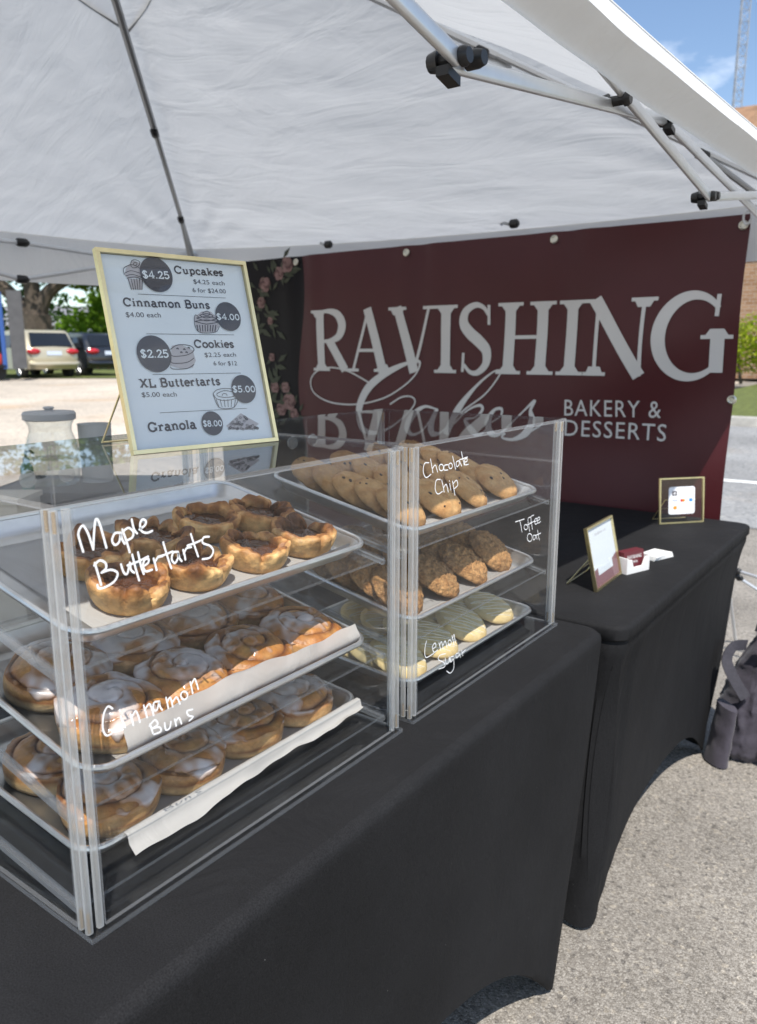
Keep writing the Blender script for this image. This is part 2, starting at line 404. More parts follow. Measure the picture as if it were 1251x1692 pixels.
M = dict(
    asphalt=ground_mat('asphalt', (.172, .154, .131), (.258, .235, .204), (.38, .352, .310), 260, 1.1, .55, True),
    lot=ground_mat('pale_lot', (.42, .36, .29), (.5, .435, .355), (.56, .49, .40), 60, .25, .1),
    road=ground_mat('road', (.22, .22, .22), (.27, .27, .265), (.33, .33, .32), 90, .4, .2),
    grass=pmat('grass', (.13, .155, .035), .9, var=.45, vscale=9, bump=.8, bscale=60, bdist=.05),
    kerb=pmat('kerb_concrete', (.42, .40, .36), .9, var=.2, vscale=5),
    paint=pmat('road_paint', (.75, .75, .72), .7, var=.12, vscale=9),
    roof=fabric_mat('tent_fabric', (.66, .675, .685), .39, bump=.5),
    valance=fabric_mat('valance_fabric', (.80, .80, .79), .30, .02, .3),
    seam=pmat('seam_tape', (.24, .24, .24), .7),
    alu=pmat('white_aluminium', (.72, .74, .76), .32, metal=.55, var=.05, vscale=20),
    steel=pmat('rib_steel', (.36, .37, .38), .38, metal=.7),
    blackplastic=pmat('black_plastic', (.015, .015, .016), .38),
    cover=cover_mat('black_stretch_fabric'), cover_old=pmat('plain_black', (.024, .0243, .0255), .72, var=.18, vscale=700, bump=.25, bscale=900, sheen=.0, spec=.08, bdist=.0006),
    banner=pmat('burgundy_vinyl', (.066, .0105, .0138), .42, var=.08, vscale=3, spec=.38),
    floral=pmat('black_print', (.006, .005, .007), .5, spec=.2),
    bletter=pmat('silver_print', (.60, .59, .59), .45),
    thin=pmat('grommet_metal', (.6, .58, .5), .3, metal=.9),
    acrylic=clear_mat('clear_acrylic', (.978, .981, .982), .003, .012, smudge=.016),
    topacr=clear_mat('clear_acrylic_top', (.972, .976, .978), .003, .012, smudge=.018),
    edge=clear_mat('acrylic_edge', (.84, .87, .89), .13, .06, 3.0, rim=.35),  # whitish mix paints in the glow of light piped to sheet edges
    rod=clear_mat('acrylic_rod', (.95, .955, .955), .26, .03, 3.0, rim=1.2, milkcol=(.92, .92, .90)),  # milky white stands in for bright upright highlights on the post bars
    glass=clear_mat('clear_glass', (.95, .965, .965), .010, .01, 1.0),
    jarglass=clear_mat('jar_glass', (.95, .965, .965), .008, .01, 1.4, rim=.22),
    brass=pmat('brass_screw', (.75, .50, .22), .25, metal=1),
    gold=pmat('gold_frame', (.80, .68, .38), .28, metal=1, var=.08, vscale=40),
    pan=pmat('sheet_pan_aluminium', (.72, .72, .72), .34, metal=.95, var=.12, vscale=14, bump=.05, bscale=300),
    parch=fabric_mat('parchment', (.76, .725, .675), .38, .06, .28),
    ink=pmat('white_marker', (.93, .93, .92), .7),
    tart=pmat('tart_pastry', (.5, .3, .12), .55, vcol=True, var=.32, vscale=90, bump=.7, bscale=170, bdist=.003, orand=.22),
    filling=pmat('tart_filling', (.075, .024, .007), .18, var=.3, vscale=80, coat=.3),
    bun=pmat('bun_dough', (.5, .3, .12), .42, vcol=True, var=.25, vscale=90, bump=.5, bscale=150, bdist=.003, orand=.15),
    icing=pmat('white_icing', (.70, .60, .53), .2, vcol=True, var=.08, vscale=60, coat=.4, sss=.0, bump=.2, bscale=70),
    cookie=pmat('cookie_dough', (.43, .22, .08), .75, vcol=True, var=.16, vscale=110, bump=.7, bscale=190, bdist=.003, orand=.14),
    choc=pmat('chocolate_chip', (.03, .014, .009), .35),
    oat=pmat('oat_cookie_dough', (.3, .14, .05), .8, vcol=True, var=.45, vscale=170, bump=1.0, bscale=180, bdist=.006, orand=.15),
    lemon=pmat('lemon_cookie_dough', (.66, .48, .17), .7, vcol=True, var=.10, vscale=90, bump=.4, bscale=200, orand=.08),
    drizzle=pmat('drizzle', (.86, .82, .70), .35),
    paper=pmat('white_paper', (.88, .885, .91), .7),
    print=pmat('brown_print', (.060, .047, .052), .7),
    disc=pmat('dark_disc', (.085, .075, .085), .7),
    tint=pmat('icon_tint', (.55, .49, .50), .7),
    cardwhite=pmat('white_card', (.83, .82, .79), .5),
    burg=pmat('burgundy_card', (.12, .018, .025), .5),
    mauve=pmat('mauve_print', (.30, .14, .15), .6),
    lid=pmat('grey_lid', (.42, .42, .43), .5, var=.06),
    tub=pmat('grey_tub', (.55, .55, .54), .6, var=.06),
    green=pmat('green_soap', (.05, .16, .11), .25),
    darkbox=pmat('dark_box', (.03, .03, .033), .55, var=.1),
    whitebox=pmat('cream_box', (.62, .57, .48), .7, var=.06),
    bag=pmat('bag_nylon', (.052, .045, .060), .68, var=.2, vscale=35, bump=.35, bscale=45, sheen=.15, bdist=.006),
    bagdark=pmat('bag_strap', (.045, .042, .052), .7, var=.2, vscale=120),
    goldcar=pmat('gold_car_paint', (.52, .47, .34), .28, metal=.35, coat=.8),
    blackcar=pmat('black_car_paint', (.012, .014, .018), .2, coat=.9),
    carglass=pmat('car_glass', (.012, .014, .016), .06, spec=.8),
    tyre=pmat('tyre', (.02, .02, .02), .8),
    rim=pmat('wheel_rim', (.55, .55, .56), .3, metal=.9),
    tail=pmat('tail_light', (.45, .012, .02), .15, coat=.6),
    plate=pmat('number_plate', (.55, .62, .72), .5),
    bark=pmat('bark', (.085, .065, .048), .9, var=.35, vscale=6, bump=.8, bscale=20, bdist=.04),
    leaf=leaf_mat('leaf_green', (.05, .11, .015), (.19, .28, .05)),
    leafb=leaf_mat('leaf_bright', (.09, .19, .02), (.22, .36, .04)),
    leafy=leaf_mat('leaf_hedge', (.16, .26, .015), (.40, .46, .04)),
    leafd=leaf_mat('leaf_dark', (.02, .05, .012), (.06, .11, .03)),
    orange=pmat('orange_mesh', (.62, .14, .06), .7, var=.2),
    brick=brick_mat('brick'),
    shingle=pmat('brown_shingle', (.26, .15, .085), .9, var=.3, vscale=3),
    fascia=pmat('grey_fascia', (.45, .47, .5), .6),
    tower=pmat('galvanised', (.36, .38, .41), .5, metal=.3),
    house=pmat('white_siding', (.66, .68, .7), .7, var=.05),
    greyroof=pmat('grey_roof', (.2, .2, .21), .8),
    darkpanel=pmat('grey_panel', (.085, .085, .088), .6, var=.15, vscale=4),
    blue=pmat('blue_paint', (.03, .09, .30), .5),
    cyan=pmat('cyan_cloth', (.03, .42, .50), .7),
    teal=pmat('teal_cloth', (.02, .2, .2), .7),
    red=pmat('red_plastic', (.6, .05, .04), .5),
    beige=pmat('beige_board', (.5, .42, .33), .7),
    black=pmat('matt_black', (.006, .006, .007), .9),
    petal=pmat('petal_pink', (.22, .125, .115), .6, var=.3, vscale=40),
    petald=pmat('petal_dusky', (.10, .045, .042), .6, var=.3, vscale=40),
    leafp=pmat('print_leaf', (.04, .048, .025), .6, var=.3, vscale=40),
    visa=pmat('card_blue', (.03, .10, .42), .5), mred=pmat('card_red', (.62, .02, .02), .5), mor=pmat('card_orange', (.8, .30, .02), .5), amex=pmat('card_azure', (.04, .25, .62), .5),
)

# ------------------------------------------------------------------ drawing helpers for writing
def catmull(pts, k=6):
    P = [Vector(p) for p in pts]
    if len(P) < 3: return P
    out = []
    for i in range(len(P) - 1):
        p0 = P[max(i - 1, 0)]; p1 = P[i]; p2 = P[i + 1]; p3 = P[min(i + 2, len(P) - 1)]
        for j in range(k):
            t = j / k
            out.append(.5 * ((2 * p1) + (p2 - p0) * t + (2 * p0 - 5 * p1 + 4 * p2 - p3) * t * t + (3 * p1 - p0 - 3 * p2 + p3) * t ** 3))
    out.append(P[-1]); return out

class Plane2:
    """a flat surface with its own origin, right, up and outward normal; shapes drawn on it stack a hair apart"""
    def __init__(s, o, r, u): s.o = Vector(o); s.r = Vector(r).normalized(); s.u = Vector(u).normalized(); s.n = s.r.cross(s.u).normalized(); s.k = 0
    def P(s, x, y, z=0): return s.o + s.r * x + s.u * y + s.n * z
    def loc(s, p): d = p - s.o; return Vector((d.dot(s.r), d.dot(s.u)))
    def px(s, px, py): return s.loc(on_plane(px, py, s.o, s.n))

def ribbon(mb, pl, pts, w, z=.0004, m=0, step=4e-6):
    pl.k += 1; z = z + (pl.k % 60) * step
    pts = [Vector((p[0], p[1])) for p in pts]; N = len(pts)
    ww = w if isinstance(w, (list, tuple)) else [w] * N
    vs = []; fs = []
    for i in range(N):
        a = pts[i] - pts[max(i - 1, 0)]; b = pts[min(i + 1, N - 1)] - pts[i]
        if a.length < 1e-9: a = b
        if b.length < 1e-9: b = a
        a.normalize(); b.normalize(); t = a + b
        if t.length < .3: t = a
        t.normalize(); n = Vector((-t.y, t.x))
        k = 1 / max(.6, abs(t.dot(a)))
        vs.append(pl.P(pts[i].x + n.x * ww[i] * .5 * k, pts[i].y + n.y * ww[i] * .5 * k, z)); vs.append(pl.P(pts[i].x - n.x * ww[i] * .5 * k, pts[i].y - n.y * ww[i] * .5 * k, z))
    for i in range(N - 1): fs.append((2 * i, 2 * i + 1, 2 * i + 3, 2 * i + 2))
    mb.add(vs, fs, m)

def poly(mb, pl, pts, z=.0003, m=0, step=4e-6):
    pl.k += 1; z = z + (pl.k % 60) * step
    mb.add([pl.P(p[0], p[1], z) for p in pts], [tuple(range(len(pts)))], m)

def disc(mb, pl, c, rx, ry=None, z=.0003, m=0, n=40):
    ry = ry or rx
    poly(mb, pl, [(c[0] + rx * cos(2 * pi * k / n), c[1] + ry * sin(2 * pi * k / n)) for k in range(n)], z, m)

def arc(cx, cy_, rx, ry, a0, a1, n=14):
    return [(cx + rx * cos(radians(a0 + (a1 - a0) * k / n)), cy_ + ry * sin(radians(a0 + (a1 - a0) * k / n))) for k in range(n + 1)]

def font_text(mb, pl, s, p0, p1, h, z=.0005, m=0, spacing=1.0, wt=0.0):
    cu = bpy.data.curves.new('tmp', 'FONT'); cu.body = s; cu.size = 1; cu.space_character = spacing; cu.resolution_u = 3; cu.offset = wt
    ob = bpy.data.objects.new('tmp', cu); C.objects.link(ob)
    dg = bpy.context.evaluated_depsgraph_get(); ev = ob.evaluated_get(dg); me = ev.to_mesh()
    vs = [v.co.copy() for v in me.vertices]; fs = [tuple(p.vertices) for p in me.polygons]
    ev.to_mesh_clear(); bpy.data.objects.remove(ob); bpy.data.curves.remove(cu)
    x0 = min(v.x for v in vs); x1 = max(v.x for v in vs)
    p0 = Vector(p0); p1 = Vector(p1); d = p1 - p0; W = d.length; d /= W; n = Vector((-d.y, d.x)); sy = h / .7
    out = []
    for v in vs:
        q = p0 + d * ((v.x - x0) / (x1 - x0) * W) + n * (v.y * sy); out.append(pl.P(q.x, q.y, z))
    # keep faces looking outwards
    mb.add(out, fs, m)

# slab-serif stroke letters: (advance, strokes, serif bars (x, y, half width), dots)
X = .66
def _S(cx, w, h, y0=0):
    return [(cx + w, y0 + h * .78), (cx + w * .55, y0 + h * .97), (cx - w * .35, y0 + h * .98), (cx - w * .95, y0 + h * .78), (cx - w * .6, y0 + h * .58), (cx + w * .55, y0 + h * .43), (cx + w, y0 + h * .22), (cx + w * .4, y0 + h * .02), (cx - w * .5, y0 + h * .03), (cx - w, y0 + h * .24)]
GL = {
    'C': (.92, [arc(.45, .5, .36, .48, 40, 320, 18), [(.78, .97), (.78, .66)]], [], []),
    'G': (.98, [arc(.45, .5, .36, .48, 40, 345, 18), [(.78, .97), (.78, .68)], [(.79, .42), (.79, .06)]], [(.74, .42, .17)], []),
    'B': (.88, [[(.2, 0), (.2, 1)], [(.2, 1), (.48, 1)] + arc(.48, .76, .22, .235, 88, -88, 8) + [(.2, .53)], [(.2, .52), (.5, .52)] + arc(.5, .26, .26, .26, 88, -88, 8) + [(.2, 0)]], [(.12, 1, .1), (.12, 0, .1)], []),
    'X': (.92, [[(.14, 0), (.74, 1)], [(.16, 1), (.76, 0)]], [(.16, 1, .15), (.16, 0, .15), (.74, 1, .15), (.74, 0, .15)], []),
    'L': (.80, [[(.22, 1), (.22, 0)], [(.1, .0), (.7, 0), (.7, .28)]], [(.22, 1, .17)], []),
    'u': (.74, [[(.18, X), (.18, .2)] + arc(.35, .2, .17, .19, 180, 350, 8), [(.53, X), (.53, 0)]], [(.12, X, .1), (.47, X, .1), (.6, 0, .1)], []),
    'p': (.74, [[(.2, X), (.2, -.3)], arc(.41, .33, .22, .32, 0, 360, 16)], [(.13, X, .1), (.2, -.3, .16)], []),
    'c': (.64, [arc(.35, .33, .25, .32, 48, 318, 14)], [], [(.52, .52)]),
    'a': (.70, [arc(.3, .19, .2, .18, 0, 360, 14), [(.14, .55), (.24, X), (.38, X), (.5, .52), (.5, .1), (.6, 0), (.68, .03)]], [], []),
    'k': (.76, [[(.2, 1), (.2, 0)], [(.2, .24), (.55, X)], [(.34, .4), (.6, 0)]], [(.14, 1, .1), (.2, 0, .15), (.58, X, .13), (.62, 0, .13)], []),
    'e': (.64, [[(.1, .36), (.58, .36)] + arc(.34, .33, .25, .32, 8, 318, 16)], [], []),
    's': (.58, [_S(.3, .19, X)], [], []),
    'i': (.40, [[(.2, X), (.2, 0)]], [(.13, X, .1), (.2, 0, .15)], [(.2, .9)]),
    'n': (.80, [[(.2, X), (.2, 0)], [(.2, .45)] + arc(.4, .44, .19, .21, 150, 0, 8) + [(.59, 0)]], [(.13, X, .1), (.2, 0, .14), (.6, 0, .14)], []),
    'm': (1.16, [[(.2, X), (.2, 0)], [(.2, .45)] + arc(.38, .44, .18, .21, 150, 0, 8) + [(.56, 0)], [(.56, .45)] + arc(.75, .44, .18, .21, 150, 0, 8) + [(.93, 0)]], [(.13, X, .1), (.2, 0, .13), (.56, 0, .13), (.94, 0, .13)], []),
    'o': (.70, [arc(.35, .33, .26, .32, 0, 360, 18)], [], []),
    't': (.52, [[(.22, .9), (.22, .14), (.3, .01), (.44, .05)]], [(.24, X, .19)], []),
    'r': (.62, [[(.2, X), (.2, 0)], [(.2, .42), (.3, .6), (.46, X)]], [(.13, X, .1), (.22, 0, .17)], [(.48, .57)]),
    'l': (.40, [[(.2, 1), (.2, 0)]], [(.13, 1, .1), (.2, 0, .15)], []),
    '$': (.70, [_S(.35, .24, 1), [(.35, 1.12), (.35, -.12)]], [], []),
    '0': (.72, [arc(.36, .5, .25, .48, 0, 360, 20)], [], []),
    '2': (.70, [[(.13, .72), (.18, .9), (.36, 1), (.54, .88), (.56, .68), (.4, .4), (.12, .03), (.6, .03), (.62, .22)]], [], []),
    '4': (.74, [[(.5, 0), (.5, 1), (.08, .3), (.68, .3)]], [(.5, 0, .15)], []),
    '5': (.70, [[(.58, .98), (.18, .98), (.15, .55), (.36, .64), (.56, .5), (.58, .22), (.4, .02), (.2, .04), (.1, .2)]], [], []),
    '8': (.70, [arc(.35, .75, .2, .23, 0, 360, 14), arc(.35, .26, .25, .26, 0, 360, 16)], [], []),
    '.': (.32, [], [], [(.16, .05)]), ' ': (.42, [], [], []),
}

def slab_text(mb, pl, s, p0, p1, h, wt=.155, z=.0005, m=0):
    adv = sum(GL[c][0] for c in s); p0 = Vector(p0); p1 = Vector(p1); d = p1 - p0; W = d.length; d /= W; n = Vector((-d.y, d.x))
    sx = W / adv; x = 0
    T = lambda a, b: tuple(p0 + d * (a * sx) + n * (b * h))
    for c in s:
        a, st, se, dots = GL[c]
        for k in st:
            ribbon(mb, pl, [T(x + q[0], q[1]) for q in k], wt * h, z, m)
        for (cx, cy_, hw) in se:
            cyy = cy_ - .04 if cy_ > .3 else cy_ + .04
            ribbon(mb, pl, [T(x + cx - hw, cyy), T(x + cx + hw, cyy)], .09 * h, z, m)
        for (cx, cy_) in dots:
            q = T(x + cx, cy_); disc(mb, pl, q, .1 * h, None, z, m, 10)
        x += a

# ================================================================== SETTING
fh = Vector((-sin(YAW), cos(YAW)))
def g(x, y):
    s = x * fh.x + y * fh.y
    return .018 * (math.log1p(exp(min(40, (s - 3.5) * 2))) / 2 if s < 23 else 19.5 + 6 * (1 - exp(-(s - 23) / 12)))

def sheet(name, fn, nu, nv, mat, lift=0):
    mb = MB()
    def f(u, v):
        x, y = fn(u, v); return Vector((x, y, g(x, y) + lift))
    mb.grid(f, nu, nv)
    o = build(name, mb, mat, sharp=None); o['kind'] = 'structure'
    return o

def frame_xy(s, t):
    """s metres ahead of the camera along the ground, t metres to its right"""
    return (fh.x * s + fh.y * t, fh.y * s - fh.x * t)

def warp(u): return (u * 2 - 1)
sheet('ground', lambda u, v: (lambda a, b: (260 * a ** 3 + 8 * a, 260 * b ** 3 + 8 * b))(warp(u), warp(v)), 120, 120, M['asphalt'])
# pale lot on the far left
sheet('parking_lot', lambda u, v: (-5.2 - 40 * u, -6 + 44 * v), 40, 40, M['lot'], .004)
# road on the right beyond the banner, running across the view
sheet('road', lambda u, v: (-4.2 + 26 * u, 5.6 + .12 * (26 * u) + 7.2 * v), 30, 20, M['road'], .006)
sheet('road_line', lambda u, v: (-4 + 24 * u, 7.55 + .12 * (24 * u) + .14 * v), 30, 1, M['paint'], .010)
mb = MB()
def kerb_pt(u, k):
    x = -4.2 + 26 * u; y = 12.9 + .12 * 26 * u
    off = [(0, .0), (0.02, .13), (.20, .14), (.20, .0)][k]
    return Vector((x, y + off[0], g(x, y + off[0]) + off[1]))
mb.grid(lambda u, v: kerb_pt(u, int(round(v * 3))), 30, 3)
build('kerb', mb, M['kerb'], sharp=20)['kind'] = 'structure'
sheet('grass_verge', lambda u, v: (-4.2 + 26 * u, 13.1 + .12 * (26 * u) + 14 * v), 30, 20, M['grass'], .13)
def leftverge(u, v):
    return frame_xy(27.3 + 22 * v, -32 + 34 * u)
sheet('lawn', leftverge, 30, 20, M['grass'], .03)

# ------------------------------------------------------------------ far things
def leaves(mb, centre, rad, n, size, seed, m=0, shell=.35):
    rnd = random.Random(seed); centre = Vector(centre); rad = Vector(rad)
    for k in range(n):
        while True:
            d = Vector((rnd.uniform(-1, 1), rnd.uniform(-1, 1), rnd.uniform(-1, 1)))
            if shell < d.length < 1: break
        d *= 1 + .25 * noise.noise(d * 2.2 + Vector((seed, 0, 0)))
        p = centre + Vector((d.x * rad.x, d.y * rad.y, d.z * rad.z))
        a = Vector((rnd.uniform(-1, 1), rnd.uniform(-1, 1), rnd.uniform(-.7, .7))).normalized()
        b = a.cross(Vector((rnd.uniform(-1, 1), rnd.uniform(-1, 1), rnd.uniform(-1, 1)))).normalized()
        s = size * rnd.uniform(.6, 1.3)
        mb.add([p - a * s, p - b * s * .5, p + a * s, p + b * s * .5], [(0, 1, 2, 3)], m)

def limb(mb, pts, r0, r1, n=9):
    P = catmull(pts, 4); N = len(P)
    mb.tube(P, [r0 + (r1 - r0) * i / (N - 1) for i in range(N)], n)

# spreading tree behind the parked cars
def gp(s, t):
    x, y = frame_xy(s, t); return Vector((x, y, g(x, y)))
b = gp(37, -15.9)
tr = thing('oak_tree', 'broad shade tree with a thick forked trunk behind the gold car', 'tree', b)
mb = MB()
limb(mb, [b, b + Vector((0, 0, 1.4)), b + Vector((.1, 0, 2.6))], .75, .6)
side = Vector((fh.y, -fh.x, 0))
limb(mb, [b + Vector((0, 0, 1.9)), b - side * .9 + Vector((0, 0, 3.3)), b - side * 2.6 + Vector((0, 0, 4.6)), b - side * 5 + Vector((0, 0, 5.2))], .42, .14)
limb(mb, [b + Vector((0, 0, 2.0)), b + side * .5 + Vector((0, 0, 3.4)), b + side * 1.8 + Vector((0, 0, 4.2)), b + side * 5 + Vector((0, 0, 4.8))], .42, .14)
limb(mb, [b + Vector((0, 0, 2.3)), b - side * .1 + Vector((0, 0, 4.0)), b + side * .3 + Vector((0, 0, 6.5))], .48, .2)
build('trunk', mb, M['bark'], tr)
mb = MB()
for k, (sx, sz, r) in enumerate([(-5, 5.2, 2.6), (-2, 6.2, 2.8), (1.5, 6.4, 2.8), (4.6, 5.2, 2.4), (0, 8, 3), (-4, 7.2, 2.6), (3.6, 7.2, 2.6), (-2.6, 4.6, 1.3), (2.4, 4.5, 1.3), (6.2, 4.3, 1.6)]):
    leaves(mb, b + side * sx + Vector((0, 0, sz)), (r, r, r * .62), 620, .2, 11 + k)
build('crown', mb, M['leaf'], tr, smooth=False)
def shrub(name, label, cat, s, t, specs, mat, seed, size=.16, n=500, base_lift=0, group=None):
    bb = gp(s, t); th = thing(name, label, cat, bb, group)
    mb = MB()
    limb(mb, [bb, bb + Vector((.05, 0, .5)), bb + Vector((0, .05, 1.3))], .12, .04)
    for q in (-1, 1): limb(mb, [bb + Vector((0, 0, .3)), bb + side * .3 * q + Vector((0, 0, 1.0)), bb + side * .55 * q + Vector((0, 0, 1.6))], .06, .02)
    build('stem', mb, M['bark'], th)
    mb = MB()
    for k, (sx, sz, rx, rz) in enumerate(specs):
        leaves(mb, bb + side * sx + Vector((0, 0, sz)), (rx, rx, rz), n, size, seed + k)
    build('foliage', mb, mat, th, smooth=False)
    return th
shrub('maple_tree', 'bright green young tree beyond the black car', 'tree', 42, -14.2, [(0, 2.3, 2.0, 1.7), (-1.4, 1.8, 1.6, 1.4), (1.5, 2.2, 1.7, 1.6), (.3, 3.4, 1.5, 1.2)], M['leafb'], 40, .2, 650)
shrub('cedar_tree', 'dark green tree far behind, left of the forked trunk', 'tree', 52, -24.5, [(0, 3.4, 2.6, 3.0), (2.6, 3.0, 2.2, 2.6), (-2.6, 3.2, 2.4, 2.8)], M['leafd'], 60, .26, 520)
shrub('ash_tree', 'mid green tree far behind the menu sign', 'tree', 54, -13.5, [(0, 4.0, 3.0, 3.2), (-3.4, 3.4, 2.4, 2.8), (3.2, 3.6, 2.6, 3.0)], M['leaf'], 80, .28, 560)
# pale house seen through the trees
hb = gp(62, -27.5)
th = thing('house', 'pale grey house glimpsed through the trees behind the parked cars', 'house', hb)
mb = MB(); ax, ay = side * 9, Vector((fh.x, fh.y, 0)) * 6
mb.obox(hb - ax * .5, ax, ay, Vector((0, 0, 2.9))); build('wall', mb, M['house'], th, smooth=False)
mb = MB(); o0 = hb - ax * .54 - ay * .06 + Vector((0, 0, 2.9)); A2, B2 = ax * 1.08, ay * 1.12
mb.add([o0, o0 + A2, o0 + A2 + B2, o0 + B2, o0 + B2 * .5 + Vector((0, 0, 1.6)), o0 + B2 * .5 + A2 + Vector((0, 0, 1.6))], [(0, 1, 5, 4), (2, 3, 4, 5), (0, 4, 3), (1, 2, 5), (0, 3, 2, 1)])
build('roof', mb, M['greyroof'], th, smooth=False)
for q in (.2, .5, .8):
    mb = MB(); c0 = hb - ax * .5 + ax * q + Vector((0, 0, 1.1)) - ay * .006
    mb.obox(c0, ax * .1, -ay * .01, Vector((0, 0, 1.1))); w_ = build('window', mb, M['fascia'], th, smooth=False)
    mb = MB(); mb.obox(c0 + ax * .008 - ay * .0105 + Vector((0, 0, .08)), ax * .084, -ay * .002, Vector((0, 0, .94))); build('pane', mb, M['carglass'], w_, smooth=False)
# orange safety fence behind the cars
mb = MB(); fa, fb = gp(40.5, -15.6), gp(41.5, -12.6)
d = fb - fa
for k in range(7):
    p = fa + d * (k / 6); mb.tube([p, p + Vector((0, 0, 1.75))], .035, 6)
for k in range(9):
    z = .75 + k * .115
    mb.obox(fa + Vector((0, 0, z)), d, Vector((fh.x, fh.y, 0)) * .03, Vector((0, 0, .055)))
for k in range(40):
    p = fa + d * (k / 40); mb.obox(p + Vector((0, 0, .75)), d * .008, Vector((fh.x, fh.y, 0)) * .034, Vector((0, 0, .98)))
tag(build('safety_fence', mb, M['orange'], smooth=False, loc=fa), 'orange mesh safety fence standing behind the parked cars', 'fence')

def car(name, label, s, t, heading, paint, L_=4.7, W=1.86, H=1.70, seed=0):
    """an upright family car; its tail looks along -heading"""
    base = gp(s, t); th = thing(name, label, 'car', base, 'cars parked on the lawn')
    hd = Vector((cos(heading), sin(heading), 0)); lf = Vector((-hd.y, hd.x, 0)); up = Vector((0, 0, 1))
    P = lambda a, bb, z: base + hd * a + lf * bb + up * z
    # side outline (a along car from tail 0 to nose L_, z), half width by height
    prof = [(.10, .32), (.02, .50), (.0, .72), (.05, .98), (.14, 1.08), (.48, H - .09), (.70, H - .02), (1.5, H), (2.4, H - .03), (2.9, H - .12), (3.75, 1.08), (4.45, .96), (4.66, .78), (4.7, .5), (4.6, .32)]
    def hw(z): return W / 2 * (1 - .03 * max(0, .55 - z) / .3 - (.17 * max(0, (z - .98)) / .7))
    mb = MB(); n = len(prof); rows = [-1, -.94, -.6, 0, .6, .94, 1]
    vs = []
    for bq in rows:
        for (a, z) in prof:
            ins = .0 if abs(bq) < .99 else .05
            aa = a + (ins if a < 2.3 else -ins); zz = z - (.04 if abs(bq) > .99 and z > 1.2 else 0)
            crn = .14 * (abs(bq) ** 4) if z < 1.1 else .10 * abs(bq) ** 4
            aa += crn if a < 2.3 else -crn
            vs.append(P(aa, bq * hw(z), zz))
    fs = []
    for r in range(len(rows) - 1):
        for k in range(n): fs.append((r * n + k, r * n + (k + 1) % n, (r + 1) * n + (k + 1) % n, (r + 1) * n + k))
    fs += [tuple(range(n)), tuple((len(rows) - 1) * n + k for k in range(n - 1, -1, -1))]
    mb.add(vs, fs); build('body', mb, paint, th, sharp=40)
    # rear window
    def quad(nm, pts, mat, off, parent=th):
        q = MB(); c = [Vector(p) for p in pts]; nn = (c[1] - c[0]).cross(c[2] - c[0]).normalized()
        if nn.dot(off) < 0: nn = -nn
        q.add([p + nn * .03 for p in c] + [p - nn * .03 for p in c], [(0, 1, 2, 3), (7, 6, 5, 4), (0, 4, 5, 1), (1, 5, 6, 2), (2, 6, 7, 3), (3, 7, 4, 0)])
        return build(nm, q, mat, parent, smooth=False)
    hw1, hw2 = hw(1.1) - .16, hw(H - .1) - .14
    quad('rear_window', [P(.17, -hw1, 1.10), P(.17, hw1, 1.10), P(.46, hw2, H - .14), P(.46, -hw2, H - .14)], M['carglass'], -hd)
    for sg in (-1, 1):
        for (a0, a1, b0, b1) in ((.62, 1.35, .95, 1.3), (1.45, 2.4, 1.45, 2.35), (2.5, 3.55, 2.45, 2.85)):
            quad('side_window', [P(a0, sg * (hw(1.05)), 1.06), P(a1, sg * (hw(1.05)), 1.06), P(b1, sg * (hw(H - .18) - .0), H - .2), P(b0, sg * (hw(H - .18) - .0), H - .2)], M['carglass'], lf * sg)
        q = MB(); q.blob(P(.09, sg * (W / 2 - .25), .93), (.12, .12, .11), seed, 0, 8)
        for v in q.v:
            dd = v - P(.09, sg * (W / 2 - .25), .93); v += lf * (dd.dot(lf)) * 1.0
        build('tail_light', q, M['tail'], th)
    quad('number_plate', [P(.03, -.26, .80), P(.03, .26, .80), P(.05, .26, .94), P(.05, -.26, .94)], M['plate'], -hd)
    q = MB(); q.tube([P(.10, -W / 2 + .08, .52), P(-.035, -W / 2 + .25, .50), P(-.055, 0, .50), P(-.035, W / 2 - .25, .50), P(.10, W / 2 - .08, .52)], .085, 8); build('bumper', q, paint, th)
    for a in (.82, 3.75):
        for sg in (-1, 1):
            c = P(a, sg * (W / 2 - .11), .34)
            q = MB(); q.tube([c - lf * .11, c - lf * .09, c + lf * .09, c + lf * .125], [.30, .345, .345, .30], 22); wh = build('wheel', q, M['tyre'], th)
            q = MB(); e = lf * sg
            q.tube([c + e * .10, c + e * .128], .06, 10)
            q.tube([c + e * (.118) + (hd * cos(2 * pi * k / 24) + up * sin(2 * pi * k / 24)) * .225 for k in range(24)], .022, 6, closed=True)
            for k in range(5):
                an = 2 * pi * k / 5 + .3; dd = hd * cos(an) + up * sin(an); q.tube([c + e * .125 + dd * .04, c + e * .12 + dd * .22], [.035, .022], 6)
            build('rim', q, M['rim'], wh)
    return th
fang = atan2(fh.y, fh.x)
car('parked_car', 'gold family car parked on the grass with its tail lights facing the stall', 27.6, -11.35, fang + radians(46), M['goldcar'], seed=1)
car('parked_car', 'black family car parked on the grass beside the gold one', 29.4, -9.95, fang + radians(46), M['blackcar'], H=1.64, seed=2)

